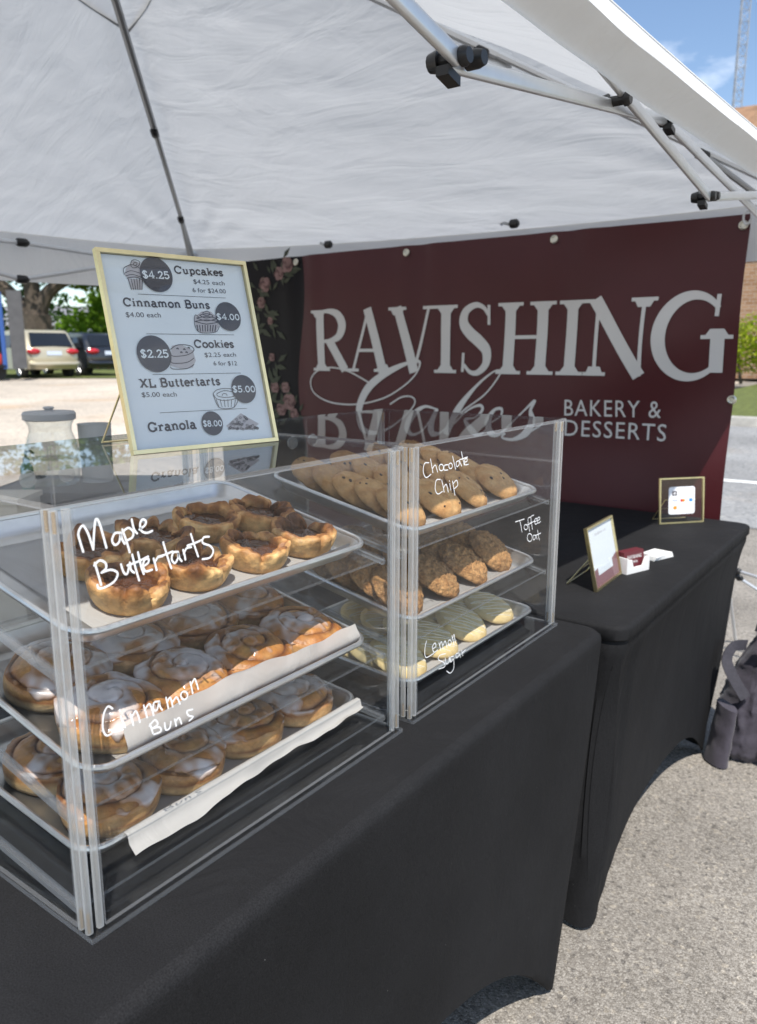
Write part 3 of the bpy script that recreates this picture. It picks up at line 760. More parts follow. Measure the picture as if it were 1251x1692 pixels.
# trader's trailer at the far left edge
tb = gp(25.2, -12.38)
th = thing('market_trailer', 'dark open-sided trader trailer with a blue post at the left edge of the lot', 'trailer', tb)
up = Vector((0, 0, 1)); fw = Vector((tb.x, tb.y, 0)).normalized(); side_keep = side; side = Vector((fw.y, -fw.x, 0))
mb = MB(); mb.obox(tb - side * 2.6 + up * .42, side * 3.0, fw * 2.2, up * .10); build('floor_deck', mb, M['black'], th, smooth=False)
mb = MB(); mb.obox(tb - side * 2.6 + up * .52 + fw * 2.1, side * 3.0, fw * .08, up * 2.3); build('back_wall', mb, M['black'], th, smooth=False)
mb = MB(); mb.obox(tb - side * 2.6 + up * 2.82, side * 3.0, fw * 2.2, up * .08); build('roof', mb, M['darkpanel'], th, smooth=False)
mb = MB(); mb.obox(tb + side * .58 + up * .40 - fw * .05, side * .44, fw * .05, up * 2.45); build('door', mb, M['darkpanel'], th, smooth=False)
mb = MB(); mb.cbox(tb + side * .30 + up * .40, side * .14, fw * .14, up * 2.4, .03); build('post', mb, M['blue'], th)
for q in (-.9, .1):
    mb = MB(); c = tb + side * q + fw * 1.1 + up * .3; mb.tube([c - fw * .9, c - fw * .72], .3, 18); build('wheel', mb, M['tyre'], th)
mb = MB()
def cloth(u, v):
    w = .02 * sin(u * 19); return tb + side * (-.25 + .5 * u) + fw * (.5 + w) + up * (2.1 - 1.0 * v + .15 * u * v)
mb.grid(cloth, 20, 10); tag(build('hanging_cloth', mb, M['cyan'], loc=tb + up * 1.6), 'turquoise cloth hanging inside the trader trailer', 'cloth')
mb = MB(); mb.grid(lambda u, v: tb + side * (-.35 + .6 * u) + fw * (.7 + .02 * sin(u * 23)) + up * (1.45 - .6 * v), 20, 8); tag(build('hanging_cloth', mb, M['teal'], loc=tb + up * 1.1), 'dark teal cloth hanging below the turquoise one in the trailer', 'cloth')
mb = MB(); c = tb + side * .16 + fw * .3 + up * .52
mb.lathe([(.13, 0), (.14, .03), (.13, .32), (.06, .42), (.05, .5), (.055, .52), (.0, .52)], 16, c, closed_bot=True)
tag(build('fuel_can', mb, M['red'], loc=c), 'red can standing on the trailer floor', 'can')

side = side_keep
# hedge, brick building and lattice mast on the right
def big_hedge():
    c = at_dist(1262, 600, 20.6); bb = Vector((c.x, c.y, g(c.x, c.y) + .13))
    th = thing('hedge', 'yellow-green clipped shrub on the verge in front of the brick building', 'hedge', bb)
    ex = Vector((1, .12, 0)).normalized(); mb = MB()
    for k in range(5): limb(mb, [bb + ex * (k - 2) * .5, bb + ex * (k - 2) * .6 + up * .5, bb + ex * (k - 2) * .62 + up * 1.0], .05, .02, 6)
    build('stem', mb, M['bark'], th)
    mb = MB()
    for k in range(7):
        leaves(mb, bb + ex * (-.95 + k * .55) + up * (.95 + .12 * (k % 2)), (.62, .75, .78), 1200, .055, 120 + k, shell=.5)
    build('foliage', mb, M['leafy'], th, smooth=False)
big_hedge()
ex = Vector((1, .12, 0)).normalized(); ey = Vector((-.12, 1, 0)).normalized()
def brick_building():
    c = at_dist(1236, 600, 24.5); bb = Vector((c.x, c.y, g(c.x, c.y) + .1))
    th = thing('brick_building', 'brown brick building with a shingle roof across the road behind the banner', 'building', bb)
    mb = MB(); mb.obox(bb - ex * 2.6, ex * 22, ey * 10, up * 4.7); build('wall', mb, M['brick'], th, smooth=False)
    mb = MB(); mb.obox(bb - ex * 3.1 - ey * .5 + up * 4.7, ex * 23, ey * 11, up * .32); build('fascia', mb, M['fascia'], th, smooth=False)
    mb = MB(); o0 = bb - ex * 3.0 - ey * .45 + up * 5.02; A2, B2 = ex * 22.8, ey * 10.9
    h = up * 4.4
    mb.add([o0, o0 + A2, o0 + A2 + B2, o0 + B2, o0 + B2 * .5 + h + ex * .2, o0 + B2 * .5 + A2 + h], [(0, 1, 5, 4), (2, 3, 4, 5), (0, 4, 3), (1, 2, 5), (0, 3, 2, 1)])
    build('roof', mb, M['shingle'], th, smooth=False)
    for k in range(4):
        mb = MB(); w0 = bb + ex * (2.5 + k * 4.5) - ey * .03 + up * 1.4; mb.obox(w0, ex * 1.6, ey * .06, up * 1.7); w = build('window', mb, M['fascia'], th, smooth=False)
        mb = MB(); mb.obox(w0 + ex * .1 - ey * .012 + up * .1, ex * 1.4, ey * .01, up * 1.5); build('pane', mb, M['carglass'], w, smooth=False)
brick_building()
def mast():
    c = at_dist(1206, 300, 62); bx, by = c.x, c.y; bb = Vector((bx, by, g(bx, by))); H = 42
    th = thing('lattice_mast', 'tall thin steel lattice mast rising into the blue sky', 'mast', bb)
    mb = MB(); leg = [Vector((cos(radians(a)), sin(radians(a)), 0)) for a in (20, 140, 260)]
    R_ = .42
    for l in leg: mb.tube([bb + l * R_, bb + l * R_ + up * H], .05, 6)
    build('mast_legs', mb, M['tower'], th)
    mb = MB(); n = 52
    for k in range(n):
        z0, z1 = H * k / n, H * (k + 1) / n
        for i in range(3):
            a, b2 = leg[i], leg[(i + 1) % 3]
            if k % 2: a, b2 = b2, a
            mb.tube([bb + a * R_ + up * z0, bb + b2 * R_ + up * z1], .022, 5)
            mb.tube([bb + a * R_ + up * z0, bb + b2 * R_ + up * z0], .022, 5)
    build('bracing', mb, M['tower'], th)
mast()

# ================================================================== CANOPY TENT
BR, BL, FR, FL, PK = Vector((-.325, 2.80, 1.745)), Vector((-3.456, 3.0, 1.84)), Vector((-.485, -.2, 1.780)), Vector((-3.55, 0, 1.84)), Vector((-2.03, 1.41, 2.62))
tent = thing('canopy_tent', 'white pop-up canopy tent over the bakery stall', 'tent', (-2.0, 1.4, 0))
mb = MB()
def panel(c0, c1, seed):
    nrm = (c1 - c0).cross(PK - c0).normalized()
    if nrm.z < 0: nrm = -nrm
    def f(u, v):
        p = c0.lerp(c1, u).lerp(PK, v)
        e = 4 * u * (1 - u)
        p.z -= .03 * e * (1 - v)
        sag = - .07 * e * sin(pi * min(1, v * 1.05)) * .9
        # stretch folds fanning out of the corners, and slack in the middle
        du = min(u, 1 - u); cr_ = exp(-((du + v * .5) / .22) ** 2)
        an = atan2(v + .02, du + .02)
        fold = .012 * cr_ * sin(an * 17 + seed) + .010 * e * noise.noise(Vector((u * 3.2 + seed, v * 9 + u * 4, seed))) + .006 * e * noise.noise(Vector((u * 10 + v * 6, v * 17 - u * 5, seed * 2)))
        return p + nrm * (sag + fold * min(1, (1 - v) * 4) * min(1, v * 9) * min(1, du * 14))
    mb.grid(f, 90, 60)
for k, (a, b2) in enumerate(((BL, BR), (BR, FR), (FR, FL), (FL, BL))): panel(a, b2, k * 3.3 + 1)
build('roof_canopy', mb, M['roof'], tent, sharp=None)

def valance(c0, c1, prof, waves, name='valance', taper=None):
    d = (c1 - c0); ln = d.length; d.normalize(); outw = Vector((d.y, -d.x, 0))
    mid = (BR + BL + FR + FL) / 4
    if outw.dot((c0 + c1) / 2 - mid) < 0: outw = -outw
    mb = MB(); pr = catmull([(p[0], p[1], 0) for p in prof], 4); n = len(pr) - 1
    def f(u, v):
        p = c0.lerp(c1, u); q = pr[int(round(v * n))]
        k = taper(u) if taper else 1
        w = waves * .5 * sin(u * ln * 7 + 1.3) * v + waves * .7 * noise.noise(Vector((u * ln * 5, v * 2, ln)))
        sagz = -.03 * 4 * u * (1 - u)
        return p + outw * (q[0] + w * min(1, v * 6)) + Vector((0, 0, sagz + q[1] * k + (.003 if v == 0 else 0)))
    mb.grid(f, 110, n)
    return build(name, mb, M['valance'], tent, sharp=None)
# right side hangs loose and curls under itself
valance(FR, BR, [(-.002, 0), (.006, -.020), (.019, -.046), (.025, -.057), (.023, -.061), (.0, -.079), (-.014, -.092), (-.016, -.100)], .005, taper=lambda u: .86 - .14 * u)
valance(BL, BR, [(-.003, 0), (.010, -.05), (.012, -.11), (.012, -.17)], .006)
valance(FL, BL, [(-.003, 0), (.012, -.06), (.016, -.14), (.014, -.21)], .010)
valance(FL, FR, [(-.003, 0), (.010, -.05), (.012, -.11), (.012, -.17)], .006)
# hip ribs with sliding brackets and knobs
def knob(p, ax, r=.014, l=.02):
    q = MB(); ax = Vector(ax).normalized(); p = Vector(p)
    q.tube([p - ax * l, p - ax * l * .7, p + ax * l * .7, p + ax * l], [r * .75, r, r, r * .75], 12)
    q.tube([p + ax * l, p + ax * (l * 1.25)], [r * .55, r * .5], 10)
    build('joint_knob', q, M['blackplastic'], tent)
for (cn, nm) in ((BL, 1), (BR, 2), (FR, 3), (FL, 4)):
    dn = Vector((0, 0, -.055))
    a = cn + dn; b2 = PK + dn; m1 = a.lerp(b2, .52)
    mb = MB(); mb.tube([a, a.lerp(b2, .25) + Vector((0, 0, .0)), m1], .011, 8)
    mb.tube([m1 - (b2 - a) * .04, b2], .014, 8)
    build('roof_rib', mb, M['steel'] if nm != 2 else M['alu'], tent)
    for t in (.2, .5):
        p = a.lerp(b2, t); knob(p + Vector((0, 0, -.012)), (b2 - a), .016, .02)
    # stay from the pole slider up to the rib
    s0 = cn + Vector((0, 0, -.16)); s1 = a.lerp(b2, .22)
    mb = MB(); mb.tube([s0 + (PK - cn) * .015, s1], .009, 8); build('rib_stay', mb, M['steel'], tent)
# grey seam tapes near the peak
t0 = .70
ring = [c.lerp(PK, t0) for c in (BL, BR, FR, FL)]
for k in range(4):
    a, b2 = ring[k], ring[(k + 1) % 4]; mb = MB()
    pts = [a.lerp(b2, i / 16).lerp(PK, .30 * sin(pi * i / 16)) + Vector((0, 0, -.012 - .05 * 4 * (i / 16) * (1 - i / 16))) for i in range(17)]
    for i in range(16):
        d = (pts[i + 1] - pts[i]); nn = Vector((0, 0, .018)); mb.add([pts[i], pts[i + 1], pts[i + 1] + nn, pts[i] + nn], [(0, 1, 2, 3)])
    build('seam_tape', mb, M['seam'], tent)
# poles
for cn, ft in ((BR + Vector((-.07, -.08, 0)), Vector((-.395, 2.66, 0))), (BL, BL - Vector((0, 0, 1.84))), (FR, FR - Vector((0, 0, 1.84))), (FL, FL - Vector((0, 0, 1.84)))):
    gz = g(ft.x, ft.y); mb = MB(); w = .034
    top = cn + Vector((0, 0, -.02)); base = Vector((ft.x, ft.y, gz + .01))
    mb.cbox(base - Vector((w / 2, w / 2, 0)), (w, 0, 0), (0, w, 0), top - base, .005); lg = build('leg', mb, M['alu'], tent)
    mb = MB(); mb.lathe([(.055, gz + .002), (.055, gz + .008), (.03, gz + .012), (.0, gz + .012)], 16, (ft.x, ft.y, 0)); build('foot_plate', mb, M['house'], lg)
# scissor truss along the customer side
XT = -.48
def bar(p0, p1, w=.020, t=.011, xo=0, name='truss_bar', mat=None):
    p0, p1 = Vector(p0) + Vector((xo, 0, 0)), Vector(p1) + Vector((xo, 0, 0)); d = (p1 - p0); ax = Vector((1, 0, 0)); 
    dn = d.normalized(); sx_ = dn.cross(Vector((0, 0, 1))).normalized(); hz = sx_.cross(dn).normalized()
    q = MB(); q.cbox(p0 - sx_ * t / 2 - hz * w / 2, sx_ * t, hz * w, d, .0045); build(name, q, mat or M['alu'], tent)
B1 = (XT, .79, 1.597); CC = (XT, 1.295, 1.675); T2 = (XT, 1.585, 1.712); B2_ = (XT, 1.86, 1.617)
bar((XT, .30, 1.69), B1, xo=.008); bar(B1, T2, xo=-.010); bar((XT, .72, 1.758), B2_, xo=.010); bar(T2, (XT + .02, 2.75, 1.63), xo=-.010); bar(B2_, (XT + .06, 2.70, 1.745), xo=-.006)
for p in (B1, CC, T2, B2_):
    p = Vector(p); q = MB(); q.tube([p + Vector((-.022, 0, 0)), p + Vector((.022, 0, 0))], .008, 10); q.tube([p + Vector((.014, 0, 0)), p + Vector((.019, 0, 0)), p + Vector((.024, 0, 0))], [.0105, .0105, .008], 14); q.tube([p + Vector((-.026, 0, 0)), p + Vector((-.012, 0, 0))], [.010, .013], 12)
    if abs(p.y - 1.295) > .01: q.obox(p + Vector((-.010, -.014, -.019)), (.016, 0, 0), (0, .026, -.006), (0, 0, .010))
    build('truss_joint', q, M['blackplastic'], tent)
for p in (Vector(B1) + Vector((0, .036, .008)), Vector(B2_) + Vector((0, .040, .006))):
    q = MB(); q.tube([p + Vector((.0, 0, 0)), p + Vector((.014, 0, 0)), p + Vector((.022, 0, 0))], [.0105, .0105, .008], 14); build('truss_joint', q, M['blackplastic'], tent)
# bracket on the hip rib
a = BR + Vector((0, 0, -.055)); b2 = PK + Vector((0, 0, -.055)); p = a.lerp(b2, .48)
q = MB(); dd = (b2 - a).normalized(); q.obox(p - dd * .03 - Vector((.016, .0, .02)), dd * .06, Vector((.02, .024, 0)), Vector((0, 0, .04))); build('rib_bracket', q, M['alu'], tent)
# truss nodes showing at the back and left eaves
for (px, py) in ((543, 404), (850, 370)):
    p = on_axis(px, py, 1, 2.80); knob(p, (1, 0, 0), .017, .016)
    q = MB(); q.tube([p + Vector((-.02, .0, 0)), p + Vector((-.07, .03, .015))], .006, 6); build('joint_pin', q, M['steel'], tent)
LX = -3.44
pn = [on_axis(37, 400, 0, LX), on_axis(37, 461, 0, LX)]
for p in pn: knob(p, (0, 1, 0), .019, .026)
bar(pn[0] + Vector((0, -.9, -.02)), pn[0] + Vector((0, .0, 0)), .02, .012); bar(pn[0], on_axis(290, 440, 0, LX + .03), .02, .012); bar(pn[1], on_axis(312, 418, 0, LX + .04), .02, .012); bar(pn[1] + Vector((0, -.9, .16)), pn[1], .02, .012)

# ================================================================== BANNER
BY = 2.745
ban = thing('banner', 'burgundy vinyl banner with silver lettering hung across the back of the stall', 'banner', (-1.7, BY, .45))
bx0, bx1, bz0, bz1 = -3.02, -.565, .46, 1.712
def ban_pt(u, v, off=0):
    x = bx0 + (bx1 - bx0) * u; z = bz0 + (bz1 - bz0) * v
    x += .012 * (1 - v) * -(u - .5) * 2
    y = BY + .012 * sin(u * 7 + v * 2.2) * (1 - v * .3) + .014 * noise.noise(Vector((u * 5 + v * 3, v * 2.4 - u, 3))) 
    y += .022 * exp(-((u - .96) / .20) ** 2) * sin((v - u * .9) * 13) * (.3 + .7 * v)
    for gx in (.235, .50, .755): y += .010 * exp(-((u - gx) / .05) ** 2) * exp(-(1 - v) / .22) * cos((u - gx) * 90)
    return Vector((x, y - off, z))
def ban_at(x, z, off=.003):
    return ban_pt((x - bx0) / (bx1 - bx0), (z - bz0) / (bz1 - bz0), off)
mb = MB(); us = (-2.45 - bx0) / (bx1 - bx0)
mb.grid(lambda u, v: ban_pt(us + .012 * sin(v * 9) * (1 - u) + (1 - us) * u, v), 110, 50); build('burgundy_panel', mb, M['banner'], ban, sharp=None)
mb = MB(); mb.grid(lambda u, v: ban_pt((us + .012 * sin(v * 9)) * u, v, 0), 40, 50); build('floral_panel', mb, M['floral'], ban, sharp=None)
class Ban:
    n = Vector((0, -1, 0)); k = 0
    def P(s, x, y, z=0): return ban_at(x, y, .0028 + z)
    def px(s, px, py): p = on_axis(px, py, 1, BY); return Vector((p.x, p.z))
BP = Ban()
# wide roman capitals
def cap(mb, ch, x0, x1, z0, z1):
    h = z1 - z0; w = x1 - x0; st = .043; hn = .0135
    Q = lambda a, b: (x0 + a * w, z0 + b * h)
    def seg(p, q, wd, n=8): ribbon(mb, BP, [Vector(p).lerp(Vector(q), i / n) for i in range(n + 1)], wd, 0, step=1.2e-5)
    def ser(a, b, hw):
        p = Q(a, b); zz = p[1] + (-.006 if b > .5 else .006)
        seg((p[0] - hw, zz), (p[0] + hw, zz), .0125)
        s = -1 if b > .5 else 1
        poly(mb, BP, [(p[0] - hw * .72, zz + s * .005), (p[0] + hw * .72, zz + s * .005), (p[0] + st * .5, zz + s * .026), (p[0] - st * .5, zz + s * .026)][::(1 if s > 0 else -1)], 0, 0, 1.2e-5) if hw > .04 else None
    def curve(pts, ws): ribbon(mb, BP, pts, ws, 0, step=1.2e-5)
    if ch == 'I': seg(Q(.5, 0), Q(.5, 1), st); ser(.5, 0, .052); ser(.5, 1, .052)
    if ch == 'R':
        seg(Q(.25, 0), Q(.25, 1), st); ser(.25, 0, .05); ser(.22, 1, .045)
        c = [Q(.25, .97), Q(.5, .98), Q(.74, .92), Q(.86, .76), Q(.78, .58), Q(.55, .5), Q(.28, .49)]
        c = catmull([(*p, 0) for p in c], 6); n = len(c); curve([(p.x, p.y) for p in c], [hn + (st - hn) * sin(pi * i / (n - 1)) ** 2 for i in range(n)])
        seg(Q(.5, .5), Q(.93, .02), st); ser(.96, 0, .03)
    if ch == 'A':
        seg(Q(.1, 0), Q(.5, 1), hn); seg(Q(.47, 1.0), Q(.86, 0), st); seg(Q(.24, .34), Q(.72, .34), hn); ser(.1, 0, .032); ser(.86, 0, .046)
    if ch == 'V':
        seg(Q(.16, 1), Q(.56, 0), st); seg(Q(.54, 0), Q(.9, 1), hn); ser(.16, 1, .046); ser(.9, 1, .032)
    if ch == 'H':
        for a in (.22, .78): seg(Q(a, 0), Q(a, 1), st); ser(a, 0, .052); ser(a, 1, .052)
        seg(Q(.22, .52), Q(.78, .52), hn)
    if ch == 'N':
        seg(Q(.17, 0), Q(.17, 1), hn); seg(Q(.12, 1), Q(.84, 0), st * 1.05); seg(Q(.84, 0), Q(.84, 1), hn); ser(.17, 0, .042); ser(.84, 1, .046); ser(.08, 1, .03)
    if ch == 'S':
        c = [Q(.88, .70), Q(.86, .98)]; seg(c[0], c[1], hn * .9)
        c = [Q(.86, .84), Q(.7, .95), Q(.45, .985), Q(.18, .9), Q(.12, .74), Q(.3, .6), Q(.6, .47), Q(.84, .33), Q(.84, .14), Q(.6, .015), Q(.36, .02), Q(.16, .13)]
        c = catmull([(*p, 0) for p in c], 6); n = len(c); curve([(p.x, p.y) for p in c], [hn + (st * 1.05 - hn) * max(0, sin(pi * i / (n - 1))) ** 2 for i in range(n)])
        seg(Q(.12, .02), Q(.14, .3), hn * .9)
    if ch == 'G':
        c = [(x0 + w * .50 + w * .46 * cos(radians(a)), z0 + h * (.5 + .5 * sin(radians(a)))) for a in range(42, 322, 6)]; n = len(c)
        curve(c, [hn + (st * 1.1 - hn) * max(0, sin(pi * (i + 3) / (n + 4))) ** 1.6 for i in range(n)])
        seg(Q(.82, .74), Q(.83, 1.0), hn); seg(Q(.85, .06), Q(.85, .47), st); ser(.84, .47, .05)
mb = MB()
for ch, a, b2 in (('R', 518, 577), ('A', 580, 645), ('V', 648, 718), ('I', 718, 759), ('S', 761, 815), ('H', 823, 917), ('I', 921, 968), ('N', 968, 1081), ('G', 1086, 1207)):
    cap(mb, ch, BP.px(a, 560).x, BP.px(b2, 560).x, 1.203, 1.470)
build('lettering', mb, M['bletter'], ban, smooth=False)
# flowing script word
def script(mb, strokes):
    for pts, ws in strokes:
        c = catmull([(*BP.px(460 + x / 2.502, 380 + y / 2.502), 0) for x, y in pts], 8); n = len(c); m_ = len(ws) - 1
        wl_ = []
        for i in range(n):
            t = i / (n - 1) * m_; k = min(int(t), m_ - 1); wl_.append(ws[k] + (ws[k + 1] - ws[k]) * (t - k))
        ribbon(mb, BP, [(p.x, p.y) for p in c], wl_, 0, step=1.2e-5)
a_, b_, c_ = .0065, .012, .029
mb = MB()
script(mb, [
    ([(400, 640), (300, 585), (220, 568), (160, 585), (133, 625), (150, 675), (220, 712), (330, 720), (440, 696), (520, 650), (570, 600), (588, 555), (575, 543), (520, 558), (440, 600), (375, 660), (340, 740), (350, 815), (400, 838), (470, 815), (540, 760), (572, 715), (560, 690), (520, 690), (470, 720)], [a_, a_, a_, a_, a_, a_, a_, a_, a_, a_, b_, b_, c_, c_ * 1.3, c_ * 1.2, c_, b_, a_, a_, a_, a_, a_]),
    ([(660, 740), (610, 730), (560, 770), (540, 820), (565, 845), (610, 820), (660, 745)], [a_, b_, c_, c_, b_, a_, a_]),
    ([(665, 738), (640, 800), (645, 840), (680, 835), (725, 790)], [b_, c_, c_, a_, a_]),
    ([(700, 845), (750, 740), (820, 650), (890, 590), (922, 582), (915, 610), (860, 680), (780, 740), (735, 780)], [c_, c_, b_, a_, a_, a_, a_, a_, a_]),
    ([(735, 800), (790, 745), (840, 725), (850, 745), (820, 775), (780, 785), (810, 830), (840, 845), (880, 815)], [a_, a_, b_, b_, a_, b_, c_, b_, a_]),
    ([(880, 800), (925, 770), (930, 740), (900, 745), (875, 790), (885, 835), (920, 845), (970, 800)], [a_, a_, b_, b_, c_, c_, b_, a_]),
    ([(965, 805), (1020, 750), (1065, 708), (1050, 745), (1055, 790), (1030, 840), (980, 865), (935, 858), (945, 838)], [a_, a_, b_, b_, c_, c_, b_, a_, b_]),
    ([(1030, 845), (1080, 815), (1100, 800)], [a_, a_, a_]),
])
build('script_lettering', mb, M['bletter'], ban, smooth=False)
mb = MB()
def ban_text(s, p0, p1, h):
    q0, q1 = BP.px(*p0), BP.px(*p1)
    pl = BP; font_text(mb, pl, s, q0, q1, h, 0, 0, 1.12)
ban_text('BAKERY &', (934, 687), (1092, 692), .060); ban_text('DESSERTS', (934, 720), (1100, 731), .060)
build('small_lettering', mb, M['bletter'], ban, smooth=False)
for (px, py) in ((490, 433), (675, 418), (917, 396), (1210, 662), (1228, 372)):
    p = on_axis(px, py, 1, BY); c = ban_at(p.x, p.z, .004); mb = MB()
    mb.tube([c + Vector((cos(2 * pi * k / 16) * .011, 0, sin(2 * pi * k / 16) * .011)) for k in range(16)], .0045, 8, closed=True)
    mb.tube([c + Vector((0, -.002, 0)), c + Vector((0, .003, 0))], .009, 12)
    build('grommet', mb, M['thin'], ban)
mb = MB(); c = on_axis(1236, 360, 1, BY - .01); mb.tube([c + Vector((.012 * cos(2 * pi * k / 14), .004 * sin(4 * pi * k / 14), .02 * sin(2 * pi * k / 14))) for k in range(14)], .004, 6, closed=True)
build('ball_tie', mb, M['house'], ban)
# printed flowers and leaves on the dark end
mb = MB(); rf = random.Random(4)
def flower(x, z, r, m):
    for k in range(4):
        for j in range(6):
            an = j * pi / 3 + k * .5 + rf.uniform(-.2, .2); rr = r * (1 - k * .24)
            cx, cz = x + cos(an) * rr * .5, z + sin(an) * rr * .5
            disc(mb, BP, (cx, cz), rr * .5, rr * .42, .0002 + k * .0004, m if (j + k) % 3 else 1, 10)
def leafp(x, z, an, l):
    pts = [(x, z), (x + cos(an + .35) * l * .5, z + sin(an + .35) * l * .5), (x + cos(an) * l, z + sin(an) * l), (x + cos(an - .35) * l * .5, z + sin(an - .35) * l * .5)]
    poly(mb, BP, pts, .0001, 2)
for (px, py, r) in ((438, 470, .04), (462, 452, .035), (476, 438, .04), (432, 500, .03), (470, 640, .03), (476, 664, .045), (462, 676, .035), (484, 684, .03), (420, 545, .03), (448, 590, .022), (452, 640, .03), (447, 530, .02)):
    q = BP.px(px, py)
    for k in range(6): leafp(q.x + rf.uniform(-.04, .04), q.y + rf.uniform(-.05, .03), rf.uniform(0, 6.28), rf.uniform(.04, .09))
    flower(q.x, q.y, r, 0)
    build('printed_flower', mb, [M['petal'], M['petald'], M['leafp']], ban, smooth=False); mb = MB()
for k in range(60):
    x, z = rf.uniform(-2.98, -2.5), rf.uniform(.95, 1.68)
    if rf.random() < .5: leafp(x, z, rf.uniform(0, 6.28), rf.uniform(.03, .07))
build('printed_leaves', mb, [M['petal'], M['petald'], M['leafp']], ban, smooth=False)

# ================================================================== COVERED TABLES
TZ = .7415
def table_cover(name, label, x0, x1, y0, y1, zt, hem_front, hem_end, inset_front, pleat=None, rnd=.035, lip=0):
    """stretch cover: top, rounded edge, faces pulled down to the four feet, arched hem"""
    cx, cy_ = (x0 + x1) / 2, (y0 + y1) / 2
    mb = MB()
    # perimeter samples (rounded rectangle), with side id
    per = []
    R_ = rnd
    def edge(pa, pb, n, sid):
        for i in range(n): per.append((pa[0] + (pb[0] - pa[0]) * i / n, pa[1] + (pb[1] - pa[1]) * i / n, sid, i / n))
    def corner(c, a0, sid):
        for i in range(6):
            a = radians(a0 + 90 * i / 6); per.append((c[0] + R_ * cos(a), c[1] + R_ * sin(a), 4, i / 6))
    edge((x1, y0 + R_), (x1, y1 - R_), 90, 0); corner((x1 - R_, y1 - R_), 0, 4)
    edge((x1 - R_, y1), (x0 + R_, y1), 40, 1); corner((x0 + R_, y1 - R_), 90, 4)
    edge((x0, y1 - R_), (x0, y0 + R_), 60, 2); corner((x0 + R_, y0 + R_), 180, 4)
    edge((x0 + R_, y0), (x1 - R_, y0), 40, 3); corner((x1 - R_, y0 + R_), 270, 4)
    n = len(per); rows = []
    er = .008 if lip else .014
    # top rim rings
    def ringpts(shrink, z):
        return [Vector((cx + (p[0] - cx) * (1 - shrink / abs(x1 - cx)), cy_ + (p[1] - cy_) * (1 - shrink / abs(y1 - cy_)), z)) for p in per]
    for shrink, z in ((er * 1.1, zt), (er * .45, zt - er * .2), (er * .1, zt - er * .6), (0, zt - er)):
        rows.append(ringpts(shrink, z))
    if lip:
        rows.append(ringpts(.0, zt - lip)); rows.append(ringpts(.006, zt - lip - .006))
    ztop = zt - (lip + .006 if lip else er)
    NV = 40
    feet = (abs(x1 - cx) - inset_front, abs(y1 - cy_) - hem_end['foot']); fsh = hem_end.get('shift', 0)
    for j in range(1, NV + 1):
        v = j / NV; row = []
        for (x, y, sid, t) in per:
            nx = (x - cx) / abs(x1 - cx); ny = (y - cy_) / abs(y1 - cy_)
            # foot position this perimeter point stretches to
            fx = cx + nx * feet[0]; fy = cy_ + ny * feet[1] + fsh
            if sid == 0 or sid == 2: e = 4 * t * (1 - t); hz = hem_front['h'] * math.tanh(e * hem_front['p']) / math.tanh(hem_front['p'])
            elif sid == 1 or sid == 3: e = 4 * t * (1 - t); hz = hem_end['h'] * (min(1, e * 1.4)) ** .7
            else: e = 0; hz = .0
            hz += .012
            z = ztop + (hz - ztop) * v
            k = v ** 1.15
            if lip: k = .45 * (1 - (1 - v) ** 8) + .55 * v
            px = x + (fx - x) * k; py = y + (fy - y) * k
            pull = (.008 * e * sin(pi * v * .9) + .006 * e * v) if sid != 1 else .02 * e * sin(pi * v * .9)
            if sid == 0: px -= pull
            if sid == 2: px += pull
            if sid == 1: py -= pull * .8
            if sid == 3: py += pull * .8
            if pleat:
                q = pleat(sid, t, v); px += q * (1 if sid in (0, 4) else .4); py += q * (.8 if sid in (3, 4) else 0)
            # tension creases running into the foot pockets
            if sid == 0:
                for (tt, sg) in ((0, 1), (1, -1)):
                    dt = abs(t - tt) * abs(y1 - y0)
                    if dt < .25: px += .0022 * sin(dt * 150 * (1.25 - v * .6)) * exp(-dt / .09) * v ** 3
            row.append(Vector((px, py, z)))
        rows.append(row)
    # hem turns in
    rows.append([Vector((cx + (p.x - cx) * .985, cy_ + (p.y - cy_) * .985, p.z + .004)) for p in rows[-1]])
    vs = [p for r in rows for p in r]; fs = []
    for j in range(len(rows) - 1):
        for i in range(n): fs.append((j * n + (i + 1) % n, j * n + i, (j + 1) * n + i, (j + 1) * n + (i + 1) % n))
    mb.add(vs, fs)
    mb.add(rows[0], [tuple(range(n))])
    loc = (cx, cy_, 0)
    o = build(name, mb, M['cover'], sharp=50, loc=loc)
    return tag(o, label, 'table cover')
def pleat2(sid, t, v):
    # gathered upright folds at the near corner, where the two tables meet
    if sid == 4 and v > .05: return .014 * sin(t * 22) * sin(pi * min(1, v * 1.1))
    if sid == 0 and t < .12: return (.016 * sin(t * 260 + v * 3) - .010) * (1 - t / .12) * sin(pi * min(1, v * 1.15)) ** .7
    if sid == 3 and t > .8: return .02 * sin(t * 120) * (t - .8) * 5 * sin(pi * v)
    return 0
table_cover('table_cover', 'black stretch cover on the long table carrying both pastry cases', -1.27, -.495, -.40, 1.462, TZ, dict(h=.29, p=1.3), dict(h=.22, foot=.13), .012, rnd=.045)
table_cover('table_cover', 'black stretch cover on the short end table holding the payment signs', -1.235, -.462, 1.470, 2.690, TZ, dict(h=.165, p=1.2), dict(h=.015, foot=.095, shift=-.075), .045, pleat=pleat2, rnd=.04, lip=.028)
